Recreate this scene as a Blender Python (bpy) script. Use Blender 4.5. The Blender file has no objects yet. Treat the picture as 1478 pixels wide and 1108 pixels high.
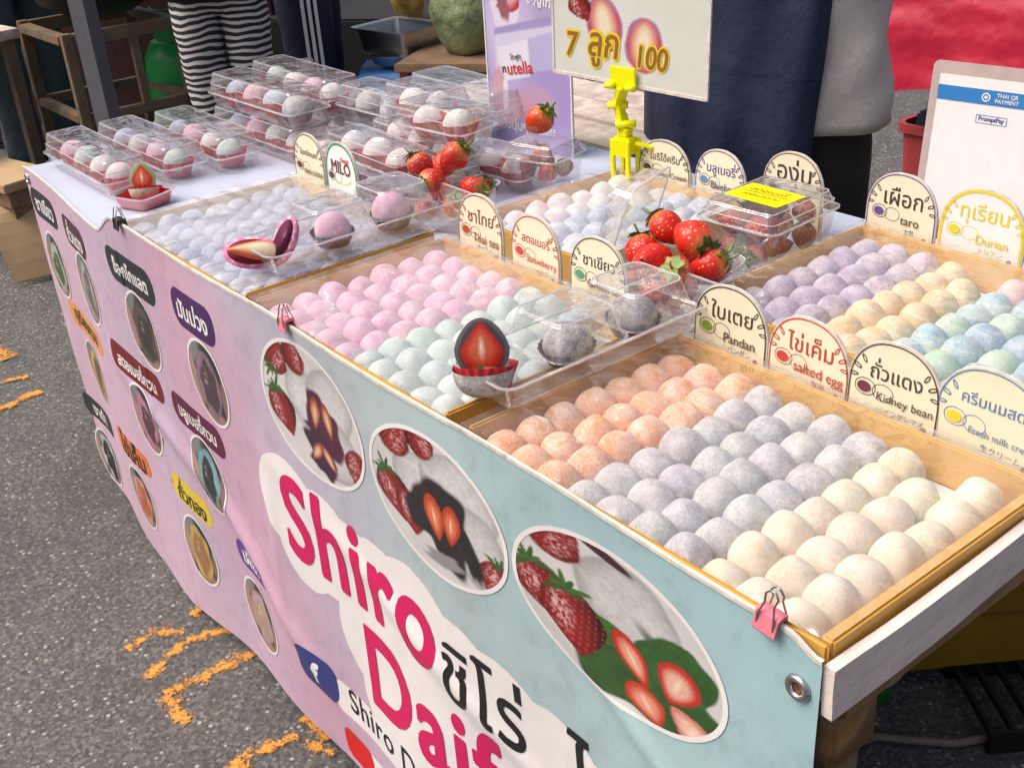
import bpy, bmesh, math, random
import numpy as np
from mathutils import Vector, Matrix
random.seed(7); rng = np.random.default_rng(7)
SC = bpy.context.scene; COL = SC.collection
PI = math.pi; R = math.radians

# ------------------------------------------------------------------ camera
CAMP = Vector((0.3904, -0.5552, 1.3707)); YAW, PIT, ROL, FPX = 0.93357, 0.48143, -0.07546, 1660.76
fw = Vector((-math.sin(YAW)*math.cos(PIT), math.cos(YAW)*math.cos(PIT), -math.sin(PIT)))
rt = Vector((math.cos(YAW), math.sin(YAW), 0)); up = rt.cross(fw)
rr = rt*math.cos(ROL)+up*math.sin(ROL); uu = -rt*math.sin(ROL)+up*math.cos(ROL)
cam = bpy.data.cameras.new('camera'); camo = bpy.data.objects.new('camera', cam); COL.objects.link(camo)
M = Matrix((rr, uu, -fw)).transposed().to_4x4(); M.translation = CAMP; camo.matrix_world = M
cam.sensor_fit = 'HORIZONTAL'; cam.sensor_width = 36; cam.lens = 36*FPX/1478; cam.clip_start = .05; cam.clip_end = 400
SC.camera = camo
# ------------------------------------------------------------------ world, sun, exposure
SUN_EL, SUN_AZ = R(58), R(215)       # azimuth measured clockwise from +Y
w = bpy.data.worlds.new('World'); SC.world = w; w.use_nodes = True
nt = w.node_tree; bg = nt.nodes['Background']; sky = nt.nodes.new('ShaderNodeTexSky')
sky.sky_type = 'NISHITA'; sky.sun_disc = False; sky.sun_elevation = SUN_EL; sky.sun_rotation = SUN_AZ
sky.air_density = 0.6; sky.dust_density = 9.0; sky.ozone_density = 0.3
nt.links.new(sky.outputs[0], bg.inputs[0]); bg.inputs[1].default_value = 0.15
sl = bpy.data.lights.new('sun', 'SUN'); sl.energy = 1.0; sl.angle = R(45); sl.color = (1, .94, .86)
so = bpy.data.objects.new('sun', sl); COL.objects.link(so)
sd = Vector((math.sin(SUN_AZ)*math.cos(SUN_EL), math.cos(SUN_AZ)*math.cos(SUN_EL), math.sin(SUN_EL)))
so.rotation_euler = (-sd).to_track_quat('-Z', 'Y').to_euler(); so.location = (0, 0, 6)
vs = SC.view_settings; vs.view_transform = 'Standard'; vs.look = 'None'; vs.gamma = 1; vs.exposure = 0.31
cy = SC.cycles; cy.max_bounces = 10; cy.transparent_max_bounces = 40; cy.diffuse_bounces = 4; cy.glossy_bounces = 3
cy.use_denoising = True; cy.caustics_reflective = False; cy.caustics_refractive = False

# ------------------------------------------------------------------ materials
def newmat(name):
    m = bpy.data.materials.new(name); m.use_nodes = True; t = m.node_tree
    for n in list(t.nodes): t.nodes.remove(n)
    return m, t, t.nodes.new('ShaderNodeOutputMaterial')
def N(t, typ, **k):
    n = t.nodes.new(typ)
    for a, b in k.items():
        if a.startswith('i_'): n.inputs[a[2:].replace('_', ' ')].default_value = b
        else: setattr(n, a, b)
    return n
def mixc(t, fac, a, b, mode='MIX'):
    n = t.nodes.new('ShaderNodeMix'); n.data_type = 'RGBA'; n.blend_type = mode
    for s, v in ((0, fac), (6, a), (7, b)):
        if hasattr(v, 'node'): t.links.new(v, n.inputs[s])
        else: n.inputs[s].default_value = (*v, 1) if isinstance(v, tuple) and len(v) == 3 else v
    return n.outputs[2]
def noise(t, scale, detail=4, rough=.6, vec=None, dim='3D'):
    n = N(t, 'ShaderNodeTexNoise'); n.inputs['Scale'].default_value = scale; n.inputs['Detail'].default_value = detail
    n.inputs['Roughness'].default_value = rough
    if vec is not None: t.links.new(vec, n.inputs['Vector'])
    return n.outputs[0]
def ramp(t, fac, stops):
    n = t.nodes.new('ShaderNodeValToRGB'); e = n.color_ramp.elements
    while len(e) < len(stops): e.new(.5)
    for i, (p, c) in enumerate(stops): e[i].position = p; e[i].color = (*c, 1) if len(c) == 3 else c
    t.links.new(fac, n.inputs[0]); return n.outputs[0]
def bump(t, h, s, d=.002):
    b = N(t, 'ShaderNodeBump'); b.inputs['Strength'].default_value = s; b.inputs['Distance'].default_value = d
    t.links.new(h, b.inputs['Height']); return b.outputs[0]
def mat(name, col, rough=.6, var=.12, vs=18, bs=0, bscale=150, metal=0, dirt=None, spec=.4, bd=.002, sheen=0):
    m, t, o = newmat(name); p = N(t, 'ShaderNodeBsdfPrincipled'); tc = N(t, 'ShaderNodeTexCoord').outputs['Object']
    n = noise(t, vs, 5, .65, tc)
    lo = tuple(max(0, c*(1-var)) for c in col); hi = tuple(min(1, c*(1+var)) for c in col)
    c = ramp(t, n, [(.3, lo), (.7, hi)])
    if dirt:
        dn = noise(t, dirt[1], 6, .7, tc); df = ramp(t, dn, [(dirt[2], (0, 0, 0)), (min(1, dirt[2]+.15), (1, 1, 1))])
        c = mixc(t, df, c, dirt[0])
    t.links.new(c, p.inputs['Base Color']); p.inputs['Roughness'].default_value = rough; p.inputs['Metallic'].default_value = metal
    p.inputs['Specular IOR Level'].default_value = spec
    if sheen: p.inputs['Sheen Weight'].default_value = sheen
    if bs: t.links.new(bump(t, noise(t, bscale, 4, .6, tc), bs, bd), p.inputs['Normal'])
    t.links.new(p.outputs[0], o.inputs[0]); return m
def plastic(name, haze=.03, tint=(.97, .975, .98), rough=.05, wrinkle=0, wscale=30, base=.0, hazecol=(.9, .9, .92), bdist=.004):
    """clear thin sheet: transparent + fresnel gloss + a little milky scatter"""
    m, t, o = newmat(name); tc = N(t, 'ShaderNodeTexCoord').outputs['Object']
    tr = N(t, 'ShaderNodeBsdfTransparent'); tr.inputs[0].default_value = (*tint, 1)
    df = N(t, 'ShaderNodeBsdfDiffuse'); df.inputs[0].default_value = (*hazecol, 1)
    gl = N(t, 'ShaderNodeBsdfGlossy'); gl.inputs[0].default_value = (1, 1, 1, 1); gl.inputs['Roughness'].default_value = rough
    lw = N(t, 'ShaderNodeLayerWeight'); pw = N(t, 'ShaderNodeMath', operation='POWER'); t.links.new(lw.outputs['Facing'], pw.inputs[0]); pw.inputs[1].default_value = 4.5
    a = N(t, 'ShaderNodeMath', operation='MULTIPLY_ADD', use_clamp=True); t.links.new(pw.outputs[0], a.inputs[0]); a.inputs[1].default_value = .75; a.inputs[2].default_value = .045+base
    if wrinkle:
        mp = N(t, 'ShaderNodeMapping'); t.links.new(tc, mp.inputs[0]); mp.inputs['Scale'].default_value = (1, 1.35, 1); mp.inputs['Rotation'].default_value = (0, 0, .5)
        nn = noise(t, wscale, 1.5, .45, mp.outputs[0]); b = bump(t, nn, wrinkle, bdist)
        t.links.new(b, gl.inputs['Normal']); t.links.new(b, lw.inputs['Normal'])
    m1 = N(t, 'ShaderNodeMixShader'); m1.inputs[0].default_value = haze; t.links.new(tr.outputs[0], m1.inputs[1]); t.links.new(df.outputs[0], m1.inputs[2])
    if wrinkle and haze > .02:
        hz = N(t, 'ShaderNodeMapRange'); t.links.new(noise(t, wscale*.5, 5, .65, tc), hz.inputs[0]); hz.inputs[1].default_value = .35; hz.inputs[2].default_value = .75
        hz.inputs[3].default_value = haze*.4; hz.inputs[4].default_value = haze*1.9; t.links.new(hz.outputs[0], m1.inputs[0])
    m2 = N(t, 'ShaderNodeMixShader'); t.links.new(a.outputs[0], m2.inputs[0]); t.links.new(m1.outputs[0], m2.inputs[1]); t.links.new(gl.outputs[0], m2.inputs[2])
    t.links.new(m2.outputs[0], o.inputs[0]); return m
def printmat(name, rough=.35, dirt=.12, bs=.0):
    m, t, o = newmat(name); p = N(t, 'ShaderNodeBsdfPrincipled'); a = N(t, 'ShaderNodeVertexColor', layer_name='Col')
    tc = N(t, 'ShaderNodeTexCoord').outputs['Object']
    n = noise(t, 40, 6, .7, tc); c = mixc(t, dirt, a.outputs[0], ramp(t, n, [(.3, (.25, .23, .22)), (.7, (1, 1, 1))]), 'MULTIPLY')
    t.links.new(c, p.inputs['Base Color']); p.inputs['Roughness'].default_value = rough
    t.links.new(p.outputs[0], o.inputs[0]); return m

def mochimat(name, powder=(.90, .885, .865), lo=.42, hi=.61, amt=.64):
    m, t, o = newmat(name); p = N(t, 'ShaderNodeBsdfPrincipled'); tc = N(t, 'ShaderNodeTexCoord').outputs['Object']
    oi = N(t, 'ShaderNodeObjectInfo'); ad = N(t, 'ShaderNodeVectorMath', operation='ADD'); t.links.new(tc, ad.inputs[0])
    cb = N(t, 'ShaderNodeCombineXYZ'); ml = N(t, 'ShaderNodeMath', operation='MULTIPLY'); t.links.new(oi.outputs['Random'], ml.inputs[0]); ml.inputs[1].default_value = 9.
    t.links.new(ml.outputs[0], cb.inputs[0]); t.links.new(ml.outputs[0], cb.inputs[1]); t.links.new(cb.outputs[0], ad.inputs[1]); v = ad.outputs[0]
    n1 = noise(t, 48, 6, .72, v); n2 = noise(t, 380, 4, .75, v)
    av = mixc(t, .46, n1, n2); f = ramp(t, av, [(lo, (0, 0, 0)), (hi, (1, 1, 1))])
    fm = N(t, 'ShaderNodeMath', operation='MULTIPLY'); t.links.new(f, fm.inputs[0]); fm.inputs[1].default_value = amt
    c = mixc(t, fm.outputs[0], oi.outputs['Color'], powder)
    t.links.new(c, p.inputs['Base Color']); p.inputs['Roughness'].default_value = .72; p.inputs['Specular IOR Level'].default_value = .25
    p.inputs['Subsurface Weight'].default_value = .30; p.inputs['Subsurface Radius'].default_value = (.012, .009, .007); p.inputs['Subsurface Scale'].default_value = .6
    t.links.new(bump(t, av, .55, .0018), p.inputs['Normal']); t.links.new(p.outputs[0], o.inputs[0]); return m

MT = {}
MT['mochi'] = mochimat('mochi_dusted'); MT['mochi_smooth'] = mochimat('mochi_smooth', lo=.5, hi=.75, amt=.5)
MT['kraft'] = mat('kraft_card', (.70, .40, .085), .42, .10, 14, .08, 300, spec=.5)
MT['kraft_in'] = mat('kraft_card_inner', (.60, .38, .13), .5, .1, 14, .08, 300)
MT['white_card'] = mat('white_board', (.80, .69, .64), .4, .07, 10, .6, 18, bd=.008, dirt=((.62, .47, .42), 22, .62))
MT["cloth"] = mat("table_cover", (.50, .56, .70), .32, .06, 6, .25, 14, bd=.006)
MT['paper_white'] = mat('paper_liner', (.80, .79, .78), .6, .04)
MT['wrap'] = plastic('wrap_film', .15, rough=.09, wrinkle=1.0, wscale=11, base=.06, bdist=.011)
MT['wrap_milky'] = plastic('wrap_film_milky', .24, rough=.15, wrinkle=1.0, wscale=10, base=.07, bdist=.010)
MT['wrap_clear'] = plastic('wrap_film_clear', .07, rough=.07, wrinkle=1.0, wscale=14, base=.05, bdist=.013)
MT['clear'] = plastic('clear_plastic', .085, rough=.045, wrinkle=.9, wscale=30, base=.09, bdist=.005)
MT['clear_rim'] = plastic('clear_plastic_rim', .42, rough=.08, base=.16)  # white scatter put into the colour imitates bright specular edges of clear plastic
MT['redcup'] = mat('red_paper_cup', (.66, .035, .05), .5, .12, 60)
MT['darkcup'] = mat('dark_paper_cup', (.10, .075, .07), .5, .15, 60)
MT['cream'] = mat('sign_cream', (.80, .74, .55), .45, .06, 12)
MT['sign_white'] = mat('sign_white', (.78, .79, .78), .4, .05, 12)
MT['sign_edge'] = mat('sign_edge', (.66, .62, .56), .6, .2, 60, dirt=((.35, .28, .22), 70, .58))
MT['print'] = printmat('printed_ink'); MT['printsign'] = printmat('printed_photo_sheet', .3, .05)
MT['berry'] = None
MT['leaf'] = mat('strawberry_leaf', (.075, .17, .03), .5, .35, 120, .2, 200)
MT['leaf_pale'] = mat('strawberry_leaf_pale', (.22, .34, .11), .5, .3, 120, .2, 200)
MT['yellow'] = mat('yellow_clip_plastic', (.83, .80, .0), .3, .04, 20)
MT['yellow_label'] = mat('yellow_sticker', (.88, .86, .0), .5, .03, 30)
MT['steel'] = mat('steel', (.55, .55, .55), .28, .1, 12, metal=1)
MT['wire'] = mat('clip_wire', (.45, .43, .42), .25, .1, 12, metal=1)
MT['pink_clip'] = mat('pink_clip', (.75, .22, .28), .3, .05, 20)
MT['rust'] = mat('rusty_steel', (.15, .115, .08), .7, .35, 9, .4, 60, dirt=((.22, .10, .04), 12, .52))
MT['grey_paint'] = mat('grey_painted_post', (.115, .115, .13), .5, .1, 5, .1, 40, dirt=((.20, .09, .06), 9, .66))
MT['gasgreen'] = mat('green_gas_paint', (.015, .33, .07), .38, .15, 8, dirt=((.05, .12, .05), 20, .66))
MT['black'] = mat('black_cloth', (.012, .012, .014), .8, .3, 20, .3, 40, bd=.006)
MT['navy'] = mat('navy_cloth', (.012, .017, .045), .75, .25, 9, .5, 22, bd=.01)
MT['apron'] = mat('navy_apron', (.013, .020, .055), .72, .2, 8, .6, 14, bd=.012)
MT['greyshirt'] = mat('grey_marl_shirt', (.60, .555, .50), .9, .10, 160, .5, 11, bd=.012)
MT['jeans'] = mat('grey_blue_jeans', (.065, .098, .115), .85, .2, 14, .5, 18, bd=.01)
MT['skin'] = mat('skin', (.42, .24, .16), .5, .08, 14)
MT['hair'] = mat('hair', (.015, .012, .01), .5, .3, 60, .5, 120)
MT['bluestool'] = mat('blue_stool_plastic', (.07, .22, .55), .35, .08, 10)
MT['redcloth'] = None
MT['redbin'] = mat('red_bin_plastic', (.36, .05, .05), .45, .12, 8)
MT['wood'] = mat('weathered_wood', (.42, .36, .31), .8, .18, 10, .5, 40, dirt=((.62, .55, .50), 14, .45))
MT['wood_edge'] = mat('brown_wood_edge', (.24, .15, .09), .8, .25, 12, .4, 40)
MT['crate'] = mat('yellow_crate', (.30, .17, .015), .45, .15, 6, dirt=((.12, .08, .03), 14, .62))
MT['rubber'] = mat('black_rubber', (.012, .012, .012), .5, .3, 20)
MT['cable'] = mat('grey_cable', (.20, .165, .13), .5, .1, 30)
MT['cardboard'] = mat('cardboard', (.44, .31, .17), .8, .12, 12, .2, 60)
MT['tape'] = mat('brown_tape', (.24, .12, .035), .22, .3, 30, .8, 25, bd=.006, dirt=((.5, .4, .28), 30, .66))
MT['bagwhite'] = plastic('carrier_bag', .55, rough=.2, wrinkle=.8, wscale=30, hazecol=(.72, .70, .66))
MT['cabbage'] = mat('cabbage_bag', (.24, .31, .15), .4, .35, 18, .8, 22, bd=.014, dirt=((.42, .46, .34), 26, .55))
MT['snack'] = mat('gold_snack_bag', (.55, .36, .08), .3, .4, 22, .6, 30, bd=.01, dirt=((.8, .75, .6), 18, .55))
MT['hose'] = mat('orange_hose', (.42, .17, .07), .45, .1, 20)
MT['wok'] = mat('black_wok', (.012, .012, .013), .45, .3, 8)
MT['lining'] = mat('pink_mochi_skin', (.66, .20, .38), .75, .2, 120, .3, 200, dirt=((.85, .62, .72), 120, .48))
MT['bordergreen'] = mat('green_ink', (.06, .30, .16), .4, .05)
def flat(name, c, rough=.4): return mat(name, c, rough, .04, 30)
INK = {k: flat('ink_'+k, c) for k, c in dict(dark=(.06, .045, .035), red=(.45, .06, .03), brown=(.20, .07, .03), blue=(.10, .22, .42), yellow=(.72, .60, .04),
    purple=(.13, .08, .28), magenta=(.60, .01, .11), white=(.80, .78, .77), black=(.012, .012, .014), navyblue=(.035, .045, .20), green=(.22, .33, .03),
    qrblue=(.03, .20, .50), grape=(.14, .03, .05), orange=(.72, .27, .06), deepred=(.17, .008, .014), plum=(.115, .012, .05), purpletag=(.06, .016, .10), browntag=(.075, .03, .045),
    blacktag=(.020, .024, .030), yellowtag=(.72, .55, .05), orangetag=(.75, .34, .09), orangered=(.70, .18, .04), violettag=(.13, .05, .28), gold=(.80, .60, .04), goldbrown=(.28, .13, .02), milk=(.13, .045, .02), ytred=(.68, .01, .01), pinkred=(.55, .05, .05)).items()}
def berrymat():
    m, t, o = newmat('strawberry_flesh'); p = N(t, 'ShaderNodeBsdfPrincipled'); tc = N(t, 'ShaderNodeTexCoord').outputs['Object']
    oi = N(t, 'ShaderNodeObjectInfo'); v = N(t, 'ShaderNodeTexVoronoi'); v.inputs['Scale'].default_value = 210; v.inputs['Randomness'].default_value = .55; t.links.new(tc, v.inputs['Vector'])
    sx = N(t, 'ShaderNodeSeparateXYZ'); t.links.new(tc, sx.inputs[0])
    n = noise(t, 60, 3, .6, tc); a = N(t, 'ShaderNodeMath', operation='MULTIPLY_ADD'); t.links.new(n, a.inputs[0]); a.inputs[1].default_value = .012; t.links.new(sx.outputs[2], a.inputs[2])
    mr = N(t, 'ShaderNodeMapRange'); t.links.new(a.outputs[0], mr.inputs[0]); mr.inputs[1].default_value = .017; mr.inputs[2].default_value = .036
    c = mixc(t, mr.outputs[0], oi.outputs['Color'], (.80, .42, .10))
    seed = ramp(t, v.outputs['Distance'], [(.16, (1, 1, 1)), (.26, (0, 0, 0))]); c = mixc(t, seed, c, (.70, .33, .07))
    t.links.new(c, p.inputs['Base Color']); p.inputs['Roughness'].default_value = .28; p.inputs['Subsurface Weight'].default_value = .1; p.inputs['Subsurface Radius'].default_value = (.01, .003, .002)
    d = ramp(t, v.outputs['Distance'], [(.1, (0, 0, 0)), (.45, (1, 1, 1))]); t.links.new(bump(t, d, .6, .0012), p.inputs['Normal'])
    t.links.new(p.outputs[0], o.inputs[0]); return m
MT['berry'] = berrymat()
def redcloth():
    m, t, o = newmat('red_plastic_cover'); p = N(t, 'ShaderNodeBsdfPrincipled'); tc = N(t, 'ShaderNodeTexCoord').outputs['Object']
    p.inputs['Base Color'].default_value = (.46, .015, .045, 1); p.inputs['Roughness'].default_value = .3
    p.inputs['Coat Weight'].default_value = .3
    t.links.new(bump(t, noise(t, 6, 3, .5, tc), .8, .03), p.inputs['Normal']); t.links.new(p.outputs[0], o.inputs[0]); return m
MT['redcloth'] = redcloth()
def stripes():
    m, t, o = newmat('striped_trousers'); p = N(t, 'ShaderNodeBsdfPrincipled'); tc = N(t, 'ShaderNodeTexCoord').outputs['Object']
    sx = N(t, 'ShaderNodeSeparateXYZ'); t.links.new(tc, sx.inputs[0]); n = noise(t, 6, 2, .5, tc)
    a = N(t, 'ShaderNodeMath', operation='MULTIPLY_ADD'); t.links.new(n, a.inputs[0]); a.inputs[1].default_value = .05; t.links.new(sx.outputs[2], a.inputs[2])
    s = N(t, 'ShaderNodeMath', operation='MULTIPLY'); t.links.new(a.outputs[0], s.inputs[0]); s.inputs[1].default_value = 2*PI/.0235
    q = N(t, 'ShaderNodeMath', operation='SINE'); t.links.new(s.outputs[0], q.inputs[0])
    c = ramp(t, q.outputs[0], [(.0, (.02, .02, .03)), (.25, (.62, .60, .58))]); t.links.new(c, p.inputs['Base Color']); p.inputs['Roughness'].default_value = .85
    t.links.new(p.outputs[0], o.inputs[0]); return m
MT['stripes'] = stripes()
def asphalt():
    m, t, o = newmat('asphalt'); p = N(t, 'ShaderNodeBsdfPrincipled'); tc = N(t, 'ShaderNodeTexCoord').outputs['Object']
    n1 = noise(t, 3, 6, .7, tc); n2 = noise(t, 120, 4, .8, tc); v = N(t, 'ShaderNodeTexVoronoi'); v.inputs['Scale'].default_value = 90; t.links.new(tc, v.inputs['Vector'])
    c = ramp(t, n1, [(.3, (.086, .086, .085)), (.7, (.142, .139, .133))]); c = mixc(t, .8, c, ramp(t, n2, [(.34, (.30, .30, .30)), (.62, (1.15, 1.15, 1.15))]), 'MULTIPLY')
    sp = ramp(t, v.outputs['Color'], [(.68, (0, 0, 0)), (.80, (1, 1, 1))]); sd_ = ramp(t, v.outputs['Distance'], [(.14, (1, 1, 1)), (.42, (0, 0, 0))])
    f = N(t, 'ShaderNodeMath', operation='MULTIPLY'); t.links.new(sp, f.inputs[0]); t.links.new(sd_, f.inputs[1])
    v2 = N(t, 'ShaderNodeTexVoronoi'); v2.inputs['Scale'].default_value = 150; t.links.new(tc, v2.inputs['Vector']); c = mixc(t, .60, c, ramp(t, v2.outputs['Color'], [(.15, (.42, .42, .42)), (.6, (.95, .95, .95)), (.85, (1.9, 1.88, 1.8))]), 'MULTIPLY')
    c = mixc(t, f.outputs[0], c, (.42, .41, .38)); st = noise(t, 1.2, 4, .6, tc); c = mixc(t, ramp(t, st, [(.52, (0, 0, 0)), (.66, (.45, .45, .45))]), c, (.05, .042, .036))
    t.links.new(c, p.inputs['Base Color']); p.inputs['Roughness'].default_value = .75
    h = mixc(t, .5, n2, v.outputs['Distance']); t.links.new(bump(t, h, .8, .006), p.inputs['Normal']); t.links.new(p.outputs[0], o.inputs[0]); return m
MT['asphalt'] = asphalt()
def paintmark():
    m, t, o = newmat('worn_orange_paint'); p = N(t, 'ShaderNodeBsdfPrincipled'); tc = N(t, 'ShaderNodeTexCoord').outputs['Object']
    n2 = noise(t, 120, 4, .8, tc); t.links.new(ramp(t, n2, [(.3, (.46, .17, .02)), (.65, (.76, .36, .06))]), p.inputs['Base Color']); p.inputs['Roughness'].default_value = .8
    tr = N(t, 'ShaderNodeBsdfTransparent'); va = N(t, 'ShaderNodeVertexColor', layer_name='Col')
    n = mixc(t, .45, noise(t, 190, 4, .85, tc), noise(t, 34, 3, .6, tc)); a = N(t, 'ShaderNodeMath', operation='MULTIPLY_ADD'); t.links.new(va.outputs[0], a.inputs[0]); a.inputs[1].default_value = .195; t.links.new(n, a.inputs[2])
    f = ramp(t, a.outputs[0], [(.605, (0, 0, 0)), (.69, (1, 1, 1))])
    x = N(t, 'ShaderNodeMixShader'); t.links.new(f, x.inputs[0]); t.links.new(tr.outputs[0], x.inputs[1]); t.links.new(p.outputs[0], x.inputs[2]); t.links.new(x.outputs[0], o.inputs[0]); return m
MT['marking'] = paintmark()

# ------------------------------------------------------------------ mesh helpers
def mk(name, V, F, m, parent=None, smooth=False, colors=None, loc=None, rot=None):
    me = bpy.data.meshes.new(name); me.from_pydata([tuple(map(float, v)) for v in V], [], [tuple(f) for f in F]); me.update()
    if colors is not None:
        ca = me.color_attributes.new('Col', 'FLOAT_COLOR', 'POINT'); c = np.ones((len(V), 4), np.float32); c[:, :3] = np.clip(colors, 0, 1); ca.data.foreach_set('color', c.ravel())
    if m is not None: me.materials.append(m)
    if smooth: me.polygons.foreach_set('use_smooth', [True]*len(me.polygons))
    return link(name, me, parent, loc, rot)
def link(name, me, parent=None, loc=None, rot=None):
    o = bpy.data.objects.new(name, me); COL.objects.link(o)
    if parent is not None: o.parent = parent
    if loc is not None: o.location = loc
    if rot is not None: o.rotation_euler = rot
    return o
def tag(o, label, cat, group=None):
    o['label'] = label; o['category'] = cat
    if group: o['group'] = group
    return o
def thing(name, label, cat, loc=(0, 0, 0), rot=(0, 0, 0), group=None):
    o = bpy.data.objects.new(name, None); COL.objects.link(o); o.location = loc; o.rotation_euler = rot; o.empty_display_size = .05
    return tag(o, label, cat, group)
class MB:
    def __init__(s): s.V = []; s.F = []
    def add(s, V, F):
        b = len(s.V); s.V += [tuple(v) for v in V]; s.F += [tuple(i+b for i in f) for f in F]; return s
    def box(s, x0, x1, y0, y1, z0, z1, b=0, mx=None):
        if b:
            bm = bmesh.new(); bmesh.ops.create_cube(bm, size=1)
            for v in bm.verts: v.co = Vector(((x0+x1)/2+v.co.x*(x1-x0), (y0+y1)/2+v.co.y*(y1-y0), (z0+z1)/2+v.co.z*(z1-z0)))
            bmesh.ops.bevel(bm, geom=bm.edges[:], offset=b, segments=2, affect='EDGES'); bm.verts.index_update()
            V = [v.co.copy() for v in bm.verts]; F = [[v.index for v in f.verts] for f in bm.faces]; bm.free()
        else:
            V = [Vector((x, y, z)) for x in (x0, x1) for y in (y0, y1) for z in (z0, z1)]
            F = [(0, 1, 3, 2), (4, 6, 7, 5), (0, 4, 5, 1), (2, 3, 7, 6), (0, 2, 6, 4), (1, 5, 7, 3)]
        if mx is not None: V = [mx @ Vector(v) for v in V]
        return s.add(V, F)
    def beam(s, p, q, wd, ht=None):
        p, q = Vector(p), Vector(q); d = (q-p); L = d.length; ht = ht or wd
        mx = Matrix.Translation(p) @ d.to_track_quat('Z', 'Y').to_matrix().to_4x4(); return s.box(-wd/2, wd/2, -ht/2, ht/2, 0, L, min(wd, ht)*.08, mx)
    def tube(s, pts, r, n=8, cap=True):
        pts = [Vector(p) for p in pts]; k = len(pts); rs = r if hasattr(r, '__len__') else [r]*k; V = []; F = []; ref = None
        for i, p in enumerate(pts):
            d = (pts[min(i+1, k-1)]-pts[max(i-1, 0)]).normalized()
            if ref is None: ref = d.orthogonal().normalized()
            ref = (ref-d*ref.dot(d)).normalized(); b = d.cross(ref)
            V += [p+(ref*math.cos(2*PI*j/n)+b*math.sin(2*PI*j/n))*rs[i] for j in range(n)]
        for i in range(k-1):
            for j in range(n): F.append((i*n+j, i*n+(j+1) % n, (i+1)*n+(j+1) % n, (i+1)*n+j))
        if cap: F += [tuple(range(n-1, -1, -1)), tuple((k-1)*n+j for j in range(n))]
        return s.add(V, F)
    def loft(s, rings, cap=True):
        n = len(rings[0]); V = [v for r_ in rings for v in r_]; F = []
        for i in range(len(rings)-1):
            for j in range(n): F.append((i*n+j, i*n+(j+1) % n, (i+1)*n+(j+1) % n, (i+1)*n+j))
        if cap: F += [tuple(range(n-1, -1, -1)), tuple((len(rings)-1)*n+j for j in range(n))]
        return s.add(V, F)
    def lathe(s, prof, n=24, mx=None):
        rings = [[Vector((r_*math.cos(2*PI*j/n), r_*math.sin(2*PI*j/n), z)) for j in range(n)] for r_, z in prof]
        if mx is not None: rings = [[mx @ v for v in r_] for r_ in rings]
        return s.loft(rings)
    def grid(s, U, Vn, fn):
        V = [fn(u, v) for v in Vn for u in U]; n = len(U); F = [(j*n+i, j*n+i+1, (j+1)*n+i+1, (j+1)*n+i) for j in range(len(Vn)-1) for i in range(n-1)]
        return s.add(V, F)
    def build(s, name, m, parent=None, smooth=False, loc=None, rot=None): return mk(name, s.V, s.F, m, parent, smooth, None, loc, rot)
def ell(c, rx, ry, n=20, ang=0, pw=2.0):
    out = []
    for j in range(n):
        a = 2*PI*j/n; ca, sa = math.cos(a), math.sin(a); x = rx*math.copysign(abs(ca)**(2/pw), ca); y = ry*math.copysign(abs(sa)**(2/pw), sa)
        out.append(Vector((c[0]+x*math.cos(ang)-y*math.sin(ang), c[1]+x*math.sin(ang)+y*math.cos(ang), c[2])))
    return out
def rrect(L, W, r, z, n=5):
    out = []
    for cx, cy_, a0 in ((L/2-r, W/2-r, 0), (-L/2+r, W/2-r, PI/2), (-L/2+r, -W/2+r, PI), (L/2-r, -W/2+r, 1.5*PI)):
        for i in range(n): a = a0+PI/2*i/(n-1); out.append(Vector((cx+r*math.cos(a), cy_+r*math.sin(a), z)))
    return out
_lat = rng.random((64, 64))
def vnoise(x, y):
    x = np.asarray(x, float); y = np.asarray(y, float); xi = np.floor(x).astype(int); yi = np.floor(y).astype(int); fx = x-xi; fy = y-yi; fx = fx*fx*(3-2*fx); fy = fy*fy*(3-2*fy)
    g = lambda a, b: _lat[a % 64, b % 64]
    return (g(xi, yi)*(1-fx)+g(xi+1, yi)*fx)*(1-fy)+(g(xi, yi+1)*(1-fx)+g(xi+1, yi+1)*fx)*fy
def fbm(x, y): return vnoise(x, y)*.55+vnoise(x*2.1+7, y*2.1+3)*.3+vnoise(x*4.3+1, y*4.3+9)*.15

# ---- lettering: outlines of the font are cut into trapezoids, so strokes never overlap
_gc = {}
def glyph(ch):
    if ch in _gc: return _gc[ch]
    def outl(body):
        c = bpy.data.curves.new('t', 'FONT'); c.body = body; c.size = 1; c.resolution_u = 6
        o = bpy.data.objects.new('t', c); COL.objects.link(o); dg = bpy.context.evaluated_depsgraph_get(); dg.update()
        cu = o.evaluated_get(dg).to_curve(dg); P = []
        for sp in cu.splines:
            pts = sp.bezier_points; k = len(pts); poly = []
            for i in range(k):
                a, b = pts[i], pts[(i+1) % k]; p0, p1, p2, p3 = a.co, a.handle_right, b.handle_left, b.co
                for s_ in range(5):
                    u = s_/5; q = p0*(1-u)**3+p1*3*u*(1-u)**2+p2*3*u*u*(1-u)+p3*u**3; poly.append((q.x, q.y))
            P.append(poly)
        o.to_curve_clear() if hasattr(o, 'to_curve_clear') else None
        bpy.data.objects.remove(o); bpy.data.curves.remove(c); return P
    P = outl(ch) if ch.strip() else []
    bar0 = min(x for p in outl('|') for x, y in p)
    Q = outl(ch+'|'); adv = min(x for x, y in Q[-1])-bar0
    _gc[ch] = (P, adv); return _gc[ch]
UPV = set('\u0e31\u0e34\u0e35\u0e36\u0e37\u0e47'); TONE = set('\u0e48\u0e49\u0e4a\u0e4b\u0e4c')
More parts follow.
